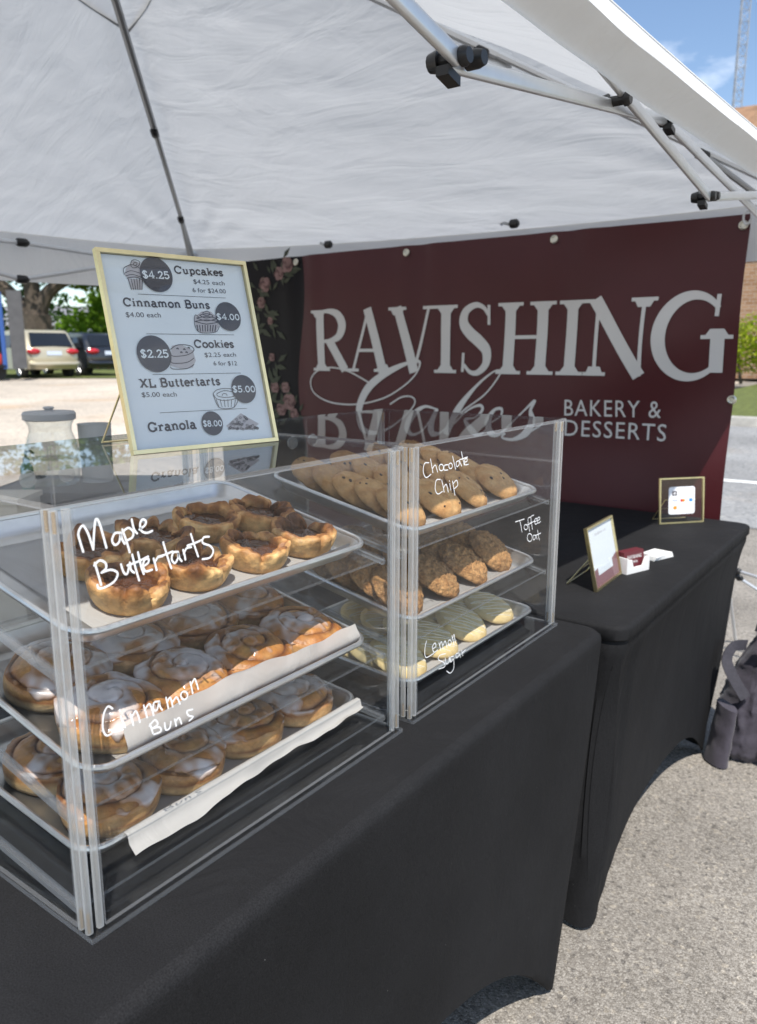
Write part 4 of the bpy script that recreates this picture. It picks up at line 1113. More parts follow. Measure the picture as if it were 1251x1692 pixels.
# table cloth on the work table behind the cases
def back_table():
    x0, x1, y0, y1, z = -2.35, -1.75, .55, 1.75, .70
    th = thing('work_table', 'black folding table behind the cases with the drink jar on it', 'table', ((x0 + x1) / 2, (y0 + y1) / 2, 0))
    mb = MB(); mb.cbox((x0, y0, z - .03), (x1 - x0, 0, 0), (0, y1 - y0, 0), (0, 0, .03), .02); build('tabletop', mb, M['darkbox'], th)
    for a in (x0 + .06, x1 - .06):
        for b_ in (y0 + .08, y1 - .08):
            mb = MB(); mb.tube([(a, b_, g(a, b_)), (a, b_, z - .03)], .014, 8); build('leg', mb, M['steel'], th)
back_table()

# ================================================================== DISPLAY CASES
XF, XB, ZB, ZTOP = -.589, -1.02, TZ + .0015, TZ + .42
PTH = .0045
TILT = radians(11.5)
def tray_frame(xf, y0, zf, tilt):
    """point on a tilted tray: a across (along y), d back from the front rim, h above"""
    bk = Vector((-cos(tilt), 0, sin(tilt))); upv = Vector((sin(tilt), 0, cos(tilt)))
    return lambda a, d_, h: Vector((xf, y0, zf)) + Vector((0, a, 0)) + bk * d_ + upv * h

def display_case(label, y0, y1, shelves):
    th = thing('display_case', label, 'display case', ((XF + XB) / 2, (y0 + y1) / 2, ZB), 'clear pastry cases on the long table')
    e = PTH
    mb = MB(); mb.box((XB, y0, ZB), (XF + .006, y1, ZB + .006), 0, 2); build('base_panel', mb, [M['acrylic'], M['edge']], th, smooth=False)
    mb = MB(); mb.box((XB, y0, ZTOP - .006), (XF + .004, y1, ZTOP), 0, 2); build('top_panel', mb, [M['topacr'], M['edge']], th, smooth=False)
    mb = MB(); mb.box((XF - e, y0 + .0195, ZB + .0063), (XF, y1 - .0195, ZTOP - .0063), 0, 0); fp = build('front_panel', mb, [M['acrylic'], M['edge']], th, smooth=False)
    for yy in (y0 + .0005, y1 - e - .0005):
        mb = MB(); mb.box((XB + .020, yy, ZB + .0063), (XF - .0195, yy + e, ZTOP - .0063), 0, 1); build('side_panel', mb, [M['acrylic'], M['edge']], th, smooth=False)
    ym = (y0 + y1) / 2
    for k, (a, b2) in enumerate(((y0 + .0195, ym - .002), (ym + .002, y1 - .0195))):
        mb = MB(); mb.box((XB + .001, a, ZB + .0063), (XB + .001 + e, b2, ZTOP - .0063), 0, 0); dr = build('rear_door', mb, [M['acrylic'], M['edge']], th, smooth=False)
        c = Vector((XB - .006, ym + (.03 if k else -.03), ZTOP - .05)); mb = MB(); mb.lathe([(.0, -.004), (.011, -.004), (.013, 0), (.011, .004), (0, .004)], 16, (0, 0, 0))
        for v in mb.v: v[:] = c + Vector((-v.z, v.y, v.x))
        build('door_knob', mb, M['rod'], dr)
    # corner posts: three clear bars side by side, brass screws at both ends
    for (sx_, x) in ((1, XF), (-1, XB)):
        for (sy, y) in ((1, y0), (-1, y1)):
            mb = MB(); w = .0066
            spots = [(x - sx_ * w if sx_ > 0 else x, y if sy > 0 else y - w), (x - sx_ * w * (2.75 if sx_ > 0 else -1.75), y if sy > 0 else y - w), (x - w if sx_ > 0 else x, y + w * 1.75 if sy > 0 else y - w * 2.75)]
            for (px, py) in spots:
                mb.cbox((px, py, ZB + .0064), (w, 0, 0), (0, w, 0), (0, 0, ZTOP - ZB - .0128), .0022)
            po = build('post', mb, M['rod'], th)
            for (px, py) in spots[:2]:
                for (za, zb) in ((ZB + .007, ZB + .026), (ZTOP - .026, ZTOP - .007)):
                    mb = MB(); mb.tube([(px + w / 2, py + w / 2, za), (px + w / 2, py + w / 2, zb)], .0018, 8)
                    build('screw', mb, M['brass'], po)
    # slanted shelves on side rails
    for (zf, dep, tilt) in shelves:
        F = tray_frame(XF - .020, 0, zf, tilt); mb = MB()
        o = F(y0 + .010, 0, 0); ax = Vector((0, y1 - y0 - .020, 0)); ay = F(0, dep, 0) - F(0, 0, 0); az = (F(0, 0, .004) - F(0, 0, 0))
        mb.obox(o, ay, ax, az, 0, [0, 0, 1, 1, 1, 1]); build('shelf', mb, [M['acrylic'], M['edge']], th, smooth=False)
        mb = MB()
        for ya in (y0 + .0052, y1 - .0132):
            mb.obox(F(ya, 0, -.0065), F(0, dep, 0) - F(0, 0, 0), (0, .006, 0), F(0, 0, .006) - F(0, 0, 0), 0)
        build('shelf_rail', mb, M['edge'], th, smooth=False)
    return th, fp
C1Y, C2Y = (.346, .858), (.886, 1.412)
case1, front1 = display_case('clear acrylic case nearest the viewer filled with butter tarts and cinnamon buns', C1Y[0], C1Y[1], [(1.000, .37, TILT), (.860, .37, TILT), (.764, .36, radians(5))])
case2, front2 = display_case('clear acrylic case farther along the table filled with three kinds of cookies', C2Y[0], C2Y[1], [(.998, .37, TILT), (.855, .37, TILT)])

# handwriting on the front panels
class FrontPl(Plane2): pass
FP = Plane2((XF + .0002, 0, 0), (0, 1, 0), (0, 0, 1))
def handwriting(parent, strokes, ox, oy, sc, w, name='handwriting', ow=None):
    mb = MB()
    for st in strokes:
        pts = [FP.px(ox + x / sc, oy + y / sc) for x, y in st]
        c = catmull([(*p, 0) for p in pts], 5) if len(pts) > 2 else [Vector((*p, 0)) for p in pts]
        pts2 = [(p.x, p.y) for p in c]
        ribbon(mb, FP, pts2, w, .0006, step=6e-6)
        for p in (pts2[0], pts2[-1]): disc(mb, FP, p, w / 2, None, .0006 + (FP.k % 60) * 6e-6 + 2e-6, 0, 10)
    return build(name, mb, M['ink'], parent, smooth=False)
def ell(cx, cy_, rx, ry): return [(cx + rx * cos(a * pi / 5 - 1.2), cy_ + ry * sin(a * pi / 5 - 1.2)) for a in range(11)]
handwriting(front1, [
    [(428, 597), (412, 545), (403, 500), (425, 462), (452, 500), (480, 585)], [(480, 585), (484, 500), (492, 432), (512, 450), (548, 576)],
    [(622, 500), (592, 502), (577, 538), (592, 562), (614, 545), (622, 500), (628, 530), (642, 556)],
    [(630, 482), (652, 545), (668, 600)], [(634, 492), (662, 474), (686, 495), (682, 522), (656, 538)],
    [(678, 430), (690, 480), (706, 502)], [(718, 482), (745, 462), (752, 440), (735, 430), (722, 452), (728, 488), (755, 500), (784, 490)],
    [(487, 655), (505, 715), (520, 768)], [(484, 668), (512, 642), (542, 655), (545, 682), (522, 705)], [(522, 705), (570, 690), (605, 708), (588, 750), (540, 780), (508, 786), (500, 768)],
    [(622, 662), (638, 706), (656, 708), (668, 655), (674, 690), (690, 705)],
    [(680, 612), (700, 690), (716, 745)], [(710, 600), (726, 672), (740, 712)], [(655, 668), (710, 648), (762, 622)],
    [(738, 672), (762, 655), (764, 634), (744, 640), (736, 670), (750, 698), (782, 690)],
    [(790, 632), (800, 665), (806, 692)], [(796, 655), (812, 628), (836, 620)],
    [(840, 548), (862, 622), (882, 682)], [(812, 624), (850, 612), (888, 596)],
    [(916, 598), (892, 602), (884, 636), (900, 656), (916, 630), (916, 598), (924, 630), (936, 646)],
    [(944, 588), (952, 615), (956, 638)], [(948, 608), (962, 580), (986, 574)],
    [(984, 506), (1004, 570), (1022, 622)], [(966, 566), (1006, 552), (1042, 536)],
    [(1078, 520), (1050, 524), (1046, 552), (1084, 568), (1100, 596), (1082, 628), (1044, 636)]], 0, 720, 3.1275, .0022)
handwriting(front1, [
    [(528, 200), (506, 190), (487, 226), (482, 290), (498, 326), (524, 318)], [(566, 236), (577, 262), (588, 288)], [(561, 206), (563, 212)],
    [(612, 225), (620, 250), (626, 278)], [(616, 245), (636, 212), (650, 236), (657, 264)], [(675, 185), (684, 215), (691, 242)], [(680, 208), (700, 178), (714, 202), (722, 232)],
    [(746, 166), (724, 172), (720, 204), (738, 206), (748, 166), (752, 190), (762, 206)], [(780, 148), (786, 172), (791, 198)], [(785, 172), (800, 148), (812, 192)], [(812, 168), (830, 146), (846, 178)],
    ell(866, 138, 16, 19), [(894, 74), (901, 102), (906, 128)], [(898, 92), (914, 60), (925, 82), (932, 108)],
    [(704, 272), (712, 296), (718, 316)], [(702, 282), (728, 254), (742, 274), (716, 294)], [(716, 294), (750, 288), (756, 308), (724, 322)],
    [(774, 268), (780, 300), (798, 292), (804, 262)], [(822, 250), (829, 282)], [(825, 262), (842, 244), (854, 272)], [(906, 204), (880, 212), (886, 232), (908, 240), (890, 258)]], 0, 1100, 2.857, .0019)
handwriting(front2, [
    [(206, 316), (184, 320), (178, 362), (192, 390), (216, 374)], [(214, 298), (220, 332), (226, 366)], [(222, 348), (238, 328), (249, 362)], ell(268, 340, 11, 16), [(302, 326), (284, 330), (282, 352), (300, 352)], ell(314, 332, 9, 14),
    [(324, 284), (332, 318), (339, 348)], [(356, 306), (342, 314), (346, 336), (357, 324), (357, 306), (369, 332)], [(368, 262), (376, 300), (382, 328)], [(358, 302), (398, 288)], [(382, 314), (396, 308), (394, 294), (383, 304), (386, 326), (402, 324)],
    [(262, 400), (242, 404), (237, 448), (250, 472), (272, 460)], [(269, 402), (276, 432), (281, 462)], [(277, 444), (292, 424), (302, 462)], [(310, 420), (316, 452)], [(308, 406), (309, 409)], [(324, 408), (330, 442), (336, 478)], [(328, 420), (344, 404), (350, 428), (333, 446)]], 640, 660, 3.022, .0016)
handwriting(front2, [
    [(638, 612), (682, 598)], [(660, 606), (666, 634), (671, 662)], ell(690, 638, 9, 13), [(714, 588), (701, 596), (704, 630), (709, 658)], [(694, 628), (718, 618)], [(730, 578), (716, 588), (719, 622), (723, 650)], [(710, 618), (736, 608)],
    [(734, 612), (746, 604), (742, 594), (733, 604), (738, 624), (750, 616)], [(748, 606), (760, 598), (756, 588), (747, 598), (752, 618), (764, 610)],
    ell(709, 690, 12, 20), [(738, 678), (726, 682), (728, 702), (738, 692), (738, 678), (746, 698)], [(748, 652), (752, 678), (757, 702)], [(738, 680), (764, 668)]], 640, 660, 3.022, .0015)
handwriting(front2, [
    [(192, 1206), (184, 1250), (190, 1288), (228, 1268)], [(226, 1244), (240, 1232), (234, 1216), (222, 1236), (230, 1262), (248, 1250)], [(254, 1214), (259, 1232), (263, 1252)], [(258, 1230), (268, 1210), (277, 1246)], [(277, 1226), (287, 1206), (296, 1240)], ell(309, 1214, 8, 13), [(320, 1180), (326, 1204), (331, 1226)], [(323, 1196), (331, 1174), (337, 1216)],
    [(288, 1270), (262, 1276), (252, 1298), (280, 1314), (284, 1334), (254, 1346)], [(286, 1290), (292, 1320), (304, 1312), (306, 1284), (311, 1312)], [(328, 1282), (313, 1288), (316, 1310), (328, 1298), (329, 1342), (312, 1366), (294, 1356)], [(351, 1266), (340, 1272), (344, 1290), (355, 1278), (355, 1266), (363, 1288)], [(368, 1252), (374, 1280)], [(371, 1266), (388, 1250)]], 640, 660, 3.022, .0015)

# ------------------------------------------------------------------ sheet pans
PW, PD, PH = .458, .305, .024
def rrect(w, d, r, n=7):
    pts = []
    for (cx, cy_, a0) in ((w - r, d - r, 0), (r, d - r, 90), (r, r, 180), (w - r, r, 270)):
        for k in range(n): a = radians(a0 + 90 * k / (n - 1)); pts.append((cx + r * cos(a), cy_ + r * sin(a)))
    return pts
def sheet_pan(label, F):
    """F maps (across, back, height over rim) to the world"""
    th = thing('sheet_pan', label, 'baking tray', F(PW / 2, PD / 2, -PH), 'aluminium baking trays in the cases')
    mb = MB()
    def ring(ins, h, r): return [F(ins + p[0], ins + p[1], h) for p in rrect(PW - 2 * ins, PD - 2 * ins, r)]
    rs = [ring(.004, 0, .026), ring(.010, -.012, .024), ring(.015, -PH + .004, .022), ring(.020, -PH, .018)]
    n = len(rs[0]); vs = [p for r in rs for p in r]; fs = []
    for j in range(3):
        for i in range(n): fs.append((j * n + i, j * n + (i + 1) % n, (j + 1) * n + (i + 1) % n, (j + 1) * n + i))
    fs.append(tuple(3 * n + i for i in range(n)))
    mb.add(vs, fs); bd = build('pan_body', mb, M['pan'], th, sharp=60)
    mb = MB(); mb.tube([F(.002 + p[0], .002 + p[1], -.001) for p in rrect(PW - .004, PD - .004, .028)], .0036, 8, closed=True); build('rolled_rim', mb, M['pan'], th)
    return th
XT1 = -.628
TR = {
    't1': tray_frame(XT1, C1Y[0] + .038, 1.024, TILT), 'm1': tray_frame(XT1, C1Y[0] + .038, .882, TILT), 'b1': tray_frame(XT1 - .018, C1Y[0] + .038, .786, radians(5)),
    't2': tray_frame(XT1, C2Y[0] + .060, 1.020, TILT), 'm2': tray_frame(XT1, C2Y[0] + .060, .877, TILT), 'b2': tray_frame(XT1, C2Y[0] + .060, .7735, radians(4)),
}
for k, lb in (('t1', 'aluminium baking tray of butter tarts at the top of the near case'), ('m1', 'aluminium baking tray of iced cinnamon buns on the middle shelf of the near case'), ('b1', 'aluminium baking tray of cinnamon buns at the bottom of the near case'),
              ('t2', 'aluminium baking tray of chocolate chip cookies at the top of the far case'), ('m2', 'aluminium baking tray of toffee oat cookies on the middle shelf of the far case'), ('b2', 'aluminium baking tray of lemon sugar cookies at the bottom of the far case')):
    sheet_pan(lb, TR[k])

def parchment(label, F, front, ends, seed):
    """front(u): list of (d, h) points beyond the tray floor's front edge, from the floor outwards"""
    mb = MB(); a0, a1 = ends
    rows = 26
    def f(u, v):
        a = a0 + (a1 - a0) * u
        w = .0016 * noise.noise(Vector((u * 9, v * 5, seed))) + .0012 * abs(noise.noise(Vector((u * 21, v * 13, seed + 4))))
        if v <= .75:
            d_ = .27 - (.27 - .024) * (v / .75); h = -PH + .0022 + abs(w) * .7
            return F(a, d_, h)
        q = front(u); t = (v - .75) / .25 * (len(q) - 1); k = min(int(t), len(q) - 2); t -= k
        d_ = q[k][0] + (q[k + 1][0] - q[k][0]) * t; h = q[k][1] + (q[k + 1][1] - q[k][1]) * t
        return F(a, d_ + w * .7, h)
    mb.grid(f, 60, 40)
    return tag(build('parchment_sheet', mb, M['parch'], sharp=None, loc=F(PW / 2, PD / 2, -PH)), label, 'parchment', 'baking parchment lining the trays')
parchment('white parchment under the butter tarts with its front corner turned up', TR['t1'], lambda u: [(.024, -PH + .002), (.016, -.012), (.0155 - .004 * max(0, u - .8), -.006 + .030 * max(0, u - .78) ** 1.0)], (.045, .430), 1)
parchment('white parchment standing up as a strip along the front of the middle bun tray', TR['m1'], lambda u: [(.026, -PH + .002), (.013, -.010), (.010, .002), (.021 - .003 * sin(u * 11), .021 + .003 * sin(u * 5) + .0015 * sin(u * 37))], (.052, .446), 2)
parchment('white parchment folded over the front rim of the bottom bun tray and hanging loose', TR['b1'], lambda u: [(.020, -PH + .002), (.008, -.004), (.000, .0045), (-.006, .004), (-.0095, -.006), (-.012 - .008 * (1 - u) ** .7 - .004 * sin(u * 9), -.005 - .009 * (1 - u) ** 1.2 + .0015 * sin(u * 23) + .001 * sin(u * 51))], (.045, .446), 3)
parchment('white parchment under the chocolate chip cookies', TR['t2'], lambda u: [(.024, -PH + .002), (.017, -.014), (.016, -.010)], (.03, .43), 4)
parchment('white parchment under the toffee oat cookies', TR['m2'], lambda u: [(.024, -PH + .002), (.017, -.014), (.016, -.010)], (.03, .43), 5)
parchment('white parchment under the lemon sugar cookies', TR['b2'], lambda u: [(.024, -PH + .002), (.017, -.014), (.016, -.010)], (.03, .43), 6)

# ------------------------------------------------------------------ pastries
def lerp3(a, b_, t): t = max(0, min(1, t)); return tuple(a[i] + (b_[i] - a[i]) * t for i in range(3))
def sstep(a, b_, x): t = max(0, min(1, (x - a) / (b_ - a))); return t * t * (3 - 2 * t)

def make_tart(seed):
    th = thing('butter_tart', 'tart', 'butter tart', (0, 0, 0)); mb = MB(); cols = []
    nt = 120; rows = []
    rnd = random.Random(seed); ph = [rnd.uniform(0, 6.28) for _ in range(5)]; nl = 2.0 if seed % 2 else 2.5
    key = [(.0, .0, 0), (.030, .0, 0), (.0345, .0025, 0), (.0378, .008, .2), (.0402, .0145, .5), (.0415, .0200, .8), (.0412, .0245, 1), (.0392, .0275, 1), (.0362, .0285, 1), (.0330, .0275, 1), (.0308, .0248, .9), (.0300, .021, .8), (.0300, .0165, .5), (.028, .012, .2)]
    prof = [tuple(p) for p in catmull(key, 3)]; n = len(prof)
    def fb(p, f): return noise.noise(p * f) + .5 * noise.noise(p * f * 2.1) + .25 * noise.noise(p * f * 4.3)
    for j, (r, z, k) in enumerate(prof):
        s = j / (n - 1)
        for i in range(nt):
            a = 2 * pi * i / nt; aw = a + .42 * sin(2 * a + ph[0]) + .26 * sin(3 * a + ph[2])
            lobe = abs(sin(nl * aw + ph[3])) ** .5; sd_ = Vector((seed * 7.7, seed * 3.1, 0))
            dirv = Vector((cos(a), sin(a), 0)); wv = fb(dirv * 1.0 + sd_, 1.4)
            w = lobe * 1.6 - 1.1 + .7 * wv
            nn = fb(Vector((cos(a) * r, sin(a) * r, z)) * 40 + sd_, 1)
            fine = noise.noise(Vector((cos(a) * r, sin(a) * r, z)) * 260 + sd_)
            crease = max(0, 1 - lobe * 1.8)
            rr = r * (1 + .105 * w * k + .045 * nn * (k + .2)) - crease * .006 * min(1, k + .2) + .0006 * fine
            zz = z * (1 + .20 * w * k * (z > .010) + .20 * nn * k) - .003 * crease * (z > .02) + .0006 * fine * (z > .003)
            if s > .52: rr -= .013 * max(0, fb(dirv + sd_ * 2, 1.9)) * (1 - abs(s - .72) * 2)
            rows.append(Vector((rr * cos(a), rr * sin(a), max(0, zz))))
            br = sstep(.010, .030, zz) * .45 + .8 * nn + (.45 if s > .56 else 0) + .35 * (1 - lobe)
            c = lerp3((.78, .48, .19), (.40, .155, .034), br + .05)
            if br > .75: c = lerp3(c, (.13, .045, .012), (br - .75) * 1.6)
            if s > .8: c = lerp3(c, (.10, .035, .010), (s - .8) * 5)
            cols.append(c)
    fs = []
    for j in range(n - 1):
        for i in range(nt): fs.append((j * nt + i, j * nt + (i + 1) % nt, (j + 1) * nt + (i + 1) % nt, (j + 1) * nt + i))
    mb.add(rows, fs); build('pastry_shell', mb, M['tart'], th, sharp=None, cols=cols)
    mb = MB()
    def fl(u, v):
        r = .034 * v; a = 2 * pi * u; x, y = r * cos(a), r * sin(a)
        return Vector((x, y, .0185 + .0035 * noise.noise(Vector((x * 60, y * 60, seed))) + .0016 * noise.noise(Vector((x * 190, y * 190, seed)))))
    mb.grid(fl, 56, 18, wrap=True); build('filling', mb, M['filling'], th, sharp=None)
    return th

def make_bun(seed, R_=.0585, H=.041, ice=.0, cover=.0):
    th = thing('cinnamon_bun', 'bun', 'cinnamon bun', (0, 0, 0)); rnd = random.Random(seed); ph = rnd.uniform(0, 6.28); hand = 1 if seed % 2 else -1
    pitch = .026; nt, nr = 84, 44
    sq = [rnd.uniform(-1, 1) for _ in range(4)]
    def rad(a): return R_ * (1 + .035 * sin(2 * a + sq[0] * 3) + .03 * sin(3 * a + sq[1] * 3) + .02 * sin(5 * a + sq[2] * 5))
    def top(a, t):
        r = rad(a) * t
        base = H * (1 - .40 * t ** 2.6)
        s = (r / pitch - hand * a / (2 * pi) + ph) % 1.0
        gd = min(s, 1 - s)            # distance to the roll line
        wob = .03 * noise.noise(Vector((cos(a) * 2, sin(a) * 2, t * 4 + seed)))
        gro = exp(-((gd + wob) / .050) ** 2) * (1 if t > .04 else 0) * (.55 + .45 * noise.noise(Vector((cos(a) * 1.5, sin(a) * 1.5, t * 3 + seed * 2))) + .3)
        bulge = .0030 * sin(pi * s)
        # each turn of the roll is its own height
        step = .0008 * sin(3.1 * (r / pitch) + seed)
        n_ = noise.noise(Vector((r * cos(a) * 45, r * sin(a) * 45, seed)))
        n2 = noise.noise(Vector((r * cos(a) * 130, r * sin(a) * 130, seed + 9)))
        z = base + bulge + step - .0040 * gro * (1 - .4 * t) + .0030 * n_ + .0008 * n2
        return r, z, gro, n_, s
    mb = MB(); cols = []; vs = []
    for j in range(nr + 1):
        t = max(.004, j / nr) * .985
        for i in range(nt):
            a = 2 * pi * i / nt; r, z, gro, n_, s = top(a, t)
            vs.append(Vector((r * cos(a), r * sin(a), z)))
            c = lerp3((.68, .36, .11), (.44, .16, .03), .45 + .9 * n_ + .35 * t)
            c = lerp3(c, (.15, .045, .012), gro * 1.2 + .75 * (1 - sstep(.04, .40, s)))
            cols.append(c)
    side_z = [(.995, .0), (1.012, .18), (1.018, .38), (1.012, .6), (.995, .82), (.955, 1.0)]
    for q, (k, f) in enumerate(side_z):
        for i in range(nt):
            a = 2 * pi * i / nt; r, z, gro, n_, s = top(a, .985)
            zz = z * (1 - f) - .002 * (f < .5) * sin(pi * f) + (.0005 if f == 1 else 0)
            rr = rad(a) * k * (1 + .012 * noise.noise(Vector((a * 2, f * 4, seed))))
            vs.append(Vector((rr * cos(a), rr * sin(a), zz)))
            st = .5 + .5 * sin(f * 7 + a * 1.0 + seed)
            c = lerp3((.56, .235, .05), (.80, .57, .28), f * 1.25 + .35 * n_)
            c = lerp3(c, (.26, .09, .025), .9 * st ** 5)
            cols.append(c)
    n = nr + 1 + len(side_z); fs = []
    for j in range(n - 1):
        for i in range(nt): fs.append((j * nt + i, j * nt + (i + 1) % nt, (j + 1) * nt + (i + 1) % nt, (j + 1) * nt + i))
    fs.append(tuple(range(nt - 1, -1, -1))); fs.append(tuple((n - 1) * nt + i for i in range(nt)))
    mb.add(vs, fs); build('dough', mb, M['bun'], th, sharp=None, cols=cols)
    # glaze: lies on the top and runs over the edge in places
    mb = MB(); vs = []; icol = []
    ni = 60; nti = 120
    for j in range(ni + 1):
        t = max(.01, j / ni)
        for i in range(nti):
            a = 2 * pi * i / nti
            if t < .86: r, z, gro, n_, s = top(a, t / .86 * .985); er = 0; f = 0
            else:
                f = (t - .86) / .14 * .55; r, z0, gro, n_, s = top(a, .985); z = z0 * (1 - f); r = rad(a) * (1.0 + .018 * sin(min(1, f * 2) * pi / 2)); er = 1
            x, y = r * cos(a), r * sin(a)
            m_ = .34 + .14 * (1 - t) + .74 * noise.noise(Vector((x * 23 + seed * 1.7, y * 23, seed * .9))) + .32 * noise.noise(Vector((x * 90, y * 90, seed))) + ice - (.9 * f * 1.4) - .22 * gro + (.30 * max(0, noise.noise(Vector((cos(a) * 3 + seed, sin(a) * 3, 2)))) * 2 if er else 0)
            o = -.0016 + .0032 * sstep(.26, .60, m_); icol.append(lerp3((.46, .20, .06), (.76, .66, .60), .05 + .95 * sstep(.40, .86, m_)))
            if er: vs.append(Vector((x + cos(a) * o, y + sin(a) * o, z + .001)))
            else: vs.append(Vector((x, y, z + .25 * gro * .006 + o)))
    fs = []
    for j in range(ni):
        for i in range(nti): fs.append((j * nti + i, j * nti + (i + 1) % nti, (j + 1) * nti + (i + 1) % nti, (j + 1) * nti + i))
    mb.add(vs, fs); build('icing', mb, M['icing'], th, sharp=None, cols=icol)
    return th

def make_cookie(name, cat, seed, R_, H, mat, c0, c1, lump, freq, chips=0, dome=.5):
    th = thing(name, 'cookie', cat, (0, 0, 0)); mb = MB(); cols = []; vs = []; nt, nr = (56, 20) if lump < .003 else (96, 34); rnd = random.Random(seed)
    def rad(a): return R_ * (1 + .05 * noise.noise(Vector((cos(a) * 1.6, sin(a) * 1.6, seed))) + lump * 2.0 / R_ * .3 * noise.noise(Vector((cos(a) * 6, sin(a) * 6, seed))))
    def top(a, t):
        r = rad(a) * t; x, y = r * cos(a), r * sin(a)
        z = H * ((1 - dome) + dome * (1 - t ** 2.4)) * (1 - sstep(.88, 1.0, t) * .45)
        z += lump * (noise.noise(Vector((x * freq, y * freq, seed))) + .6 * noise.noise(Vector((x * freq * 2.3, y * freq * 2.3, seed + 3)))) * (1 - .5 * sstep(.9, 1, t))
        return x, y, z
    for j in range(nr + 1):
        t = max(.01, j / nr)
        for i in range(nt):
            a = 2 * pi * i / nt; x, y, z = top(a, t); vs.append(Vector((x, y, z)))
            k = noise.noise(Vector((x * freq, y * freq, seed))); cols.append(lerp3(c0, c1, .45 + .7 * k + .25 * t ** 3))
    for (k, f) in ((1.01, .5), (.99, .82), (.95, 1.0)):
        for i in range(nt):
            a = 2 * pi * i / nt; x, y, z = top(a, 1); q = z * (1 - f); kk = k * (1 + .02 * noise.noise(Vector((cos(a) * 9, sin(a) * 9, f + seed))))
            vs.append(Vector((x * kk, y * kk, max(.0003, q)))); cols.append(lerp3(c0, c1, .35 + .3 * f))
    n = nr + 4; fs = []
    for j in range(n - 1):
        for i in range(nt): fs.append((j * nt + i, j * nt + (i + 1) % nt, (j + 1) * nt + (i + 1) % nt, (j + 1) * nt + i))
    fs.append(tuple(range(nt - 1, -1, -1))); fs.append(tuple((n - 1) * nt + i for i in range(nt)))
    mb.add(vs, fs); bd = build('cookie_body', mb, mat, th, sharp=None, cols=cols)
    if chips:
        q = MB()
        for k in range(chips):
            a = rnd.uniform(0, 6.28); t = sqrt(rnd.uniform(.02, .85)); x, y, z = top(a, t); q.blob((x, y, z - .0002), (.0042 * rnd.uniform(.4, 1.1), .0042 * rnd.uniform(.3, 1.1), .0016), k, .4, 5)
        build('chocolate_chips', q, M['choc'], th)
    return th, top

def placeM(F, a, d_, h, spin=0, lean=0, roll=0):
    o = F(a, d_, h); bk = (F(0, 1, 0) - F(0, 0, 0)).normalized(); upv = (F(0, 0, 1) - F(0, 0, 0)).normalized(); ac = Vector((0, 1, 0))
    m = Matrix(((-bk.x, ac.x, upv.x), (-bk.y, ac.y, upv.y), (-bk.z, ac.z, upv.z)))
    m = m @ Matrix.Rotation(lean, 3, 'Y') @ Matrix.Rotation(roll, 3, 'X') @ Matrix.Rotation(spin, 3, 'Z')
    return Matrix.Translation(o) @ m.to_4x4()

used = {}
def put(proto, Mx, label, group):
    if proto.name not in used:
        used[proto.name] = 1; proto.matrix_world = Mx; proto['label'] = label; proto['group'] = group; return proto
    return dup(proto, Mx, label, group)
FLOOR = -PH + .0035
rp = random.Random(12)
tarts = [make_tart(s) for s in (1, 2, 3, 4)]
F = TR['t1']
tart_spots = [(.108, .068, 'front butter tart nearest the corner post, whole pale front in the sun'), (.203, .074, 'front butter tart second from the corner post, behind the end of the handwriting'), (.302, .070, 'front butter tart third from the corner post with the tallest golden side'), (.393, .070, 'front butter tart farthest from the corner post, against the turned up paper'),
              (.122, .160, 'rear butter tart nearest the corner post on the paper'), (.215, .164, 'rear butter tart second from the corner post, behind the word Maple'), (.312, .178, 'dark brown rear butter tart third from the corner post'), (.400, .158, 'rear butter tart farthest from the corner post with a dark filling')]
for k, (a, d_, lb) in enumerate(tart_spots):
    put(tarts[k % 4], placeM(F, a, d_, FLOOR, rp.uniform(0, 6.28)) @ Matrix.Scale(1.07, 4), lb, 'butter tarts on the top tray')
buns = [make_bun(1, ice=.10), make_bun(2, ice=.20), make_bun(3, ice=.0), make_bun(4, ice=.15), make_bun(5, ice=.05)]
ordn = ['nearest the corner post', 'second from the corner post', 'third from the corner post', 'farthest from the corner post']
F = TR['m1']
for r_, d_ in enumerate((.082, .188)):
    for k in range(4):
        a = .082 + k * .103
        lb = f'iced cinnamon bun on the middle tray, {"front" if r_ == 0 else "rear"} row, {ordn[k]}'
        put(buns[(k * 2 + r_ * 3 + 1) % 5], placeM(F, a, d_ + rp.uniform(-.004, .004), FLOOR, rp.uniform(0, 6.28)), lb, 'cinnamon buns on the middle tray')
F = TR['b1']
for r_, d_ in enumerate((.078, .184)):
    for k in range(4):
        a = .082 + k * .103
        lb = f'cinnamon bun on the bottom tray, {"front" if r_ == 0 else "rear"} row, {ordn[k]}'
        put(buns[(k + r_ * 2 + 3) % 5], placeM(F, a, d_, FLOOR, rp.uniform(0, 6.28)), lb, 'cinnamon buns on the bottom tray')
cc = [make_cookie('chocolate_chip_cookie', 'cookie', s, .048, .021, M['cookie'], (.64, .39, .16), (.45, .22, .07), .0020, 60, 5)[0] for s in (1, 2, 3)]
F = TR['t2']; pos5 = ['at the front', 'second from the front', 'third from the front', 'fourth from the front', 'at the back']
rowname = ['the row nearest the corner post', 'the second row from the corner post', 'the third row from the corner post', 'the row farthest from the corner post']
for k in range(4):
    for j in (4, 3, 2, 1, 0):
        put(cc[(k + j) % 3], placeM(F, .072 + k * .108 + rp.uniform(-.004, .004), .073 + j * .046 + rp.uniform(-.004, .004), FLOOR + .019, rp.uniform(0, 6.28), radians(26 + rp.uniform(-4, 4)), radians(rp.uniform(-12, 1))), f'chocolate chip cookie {pos5[j]} of {rowname[k]}', 'chocolate chip cookies')
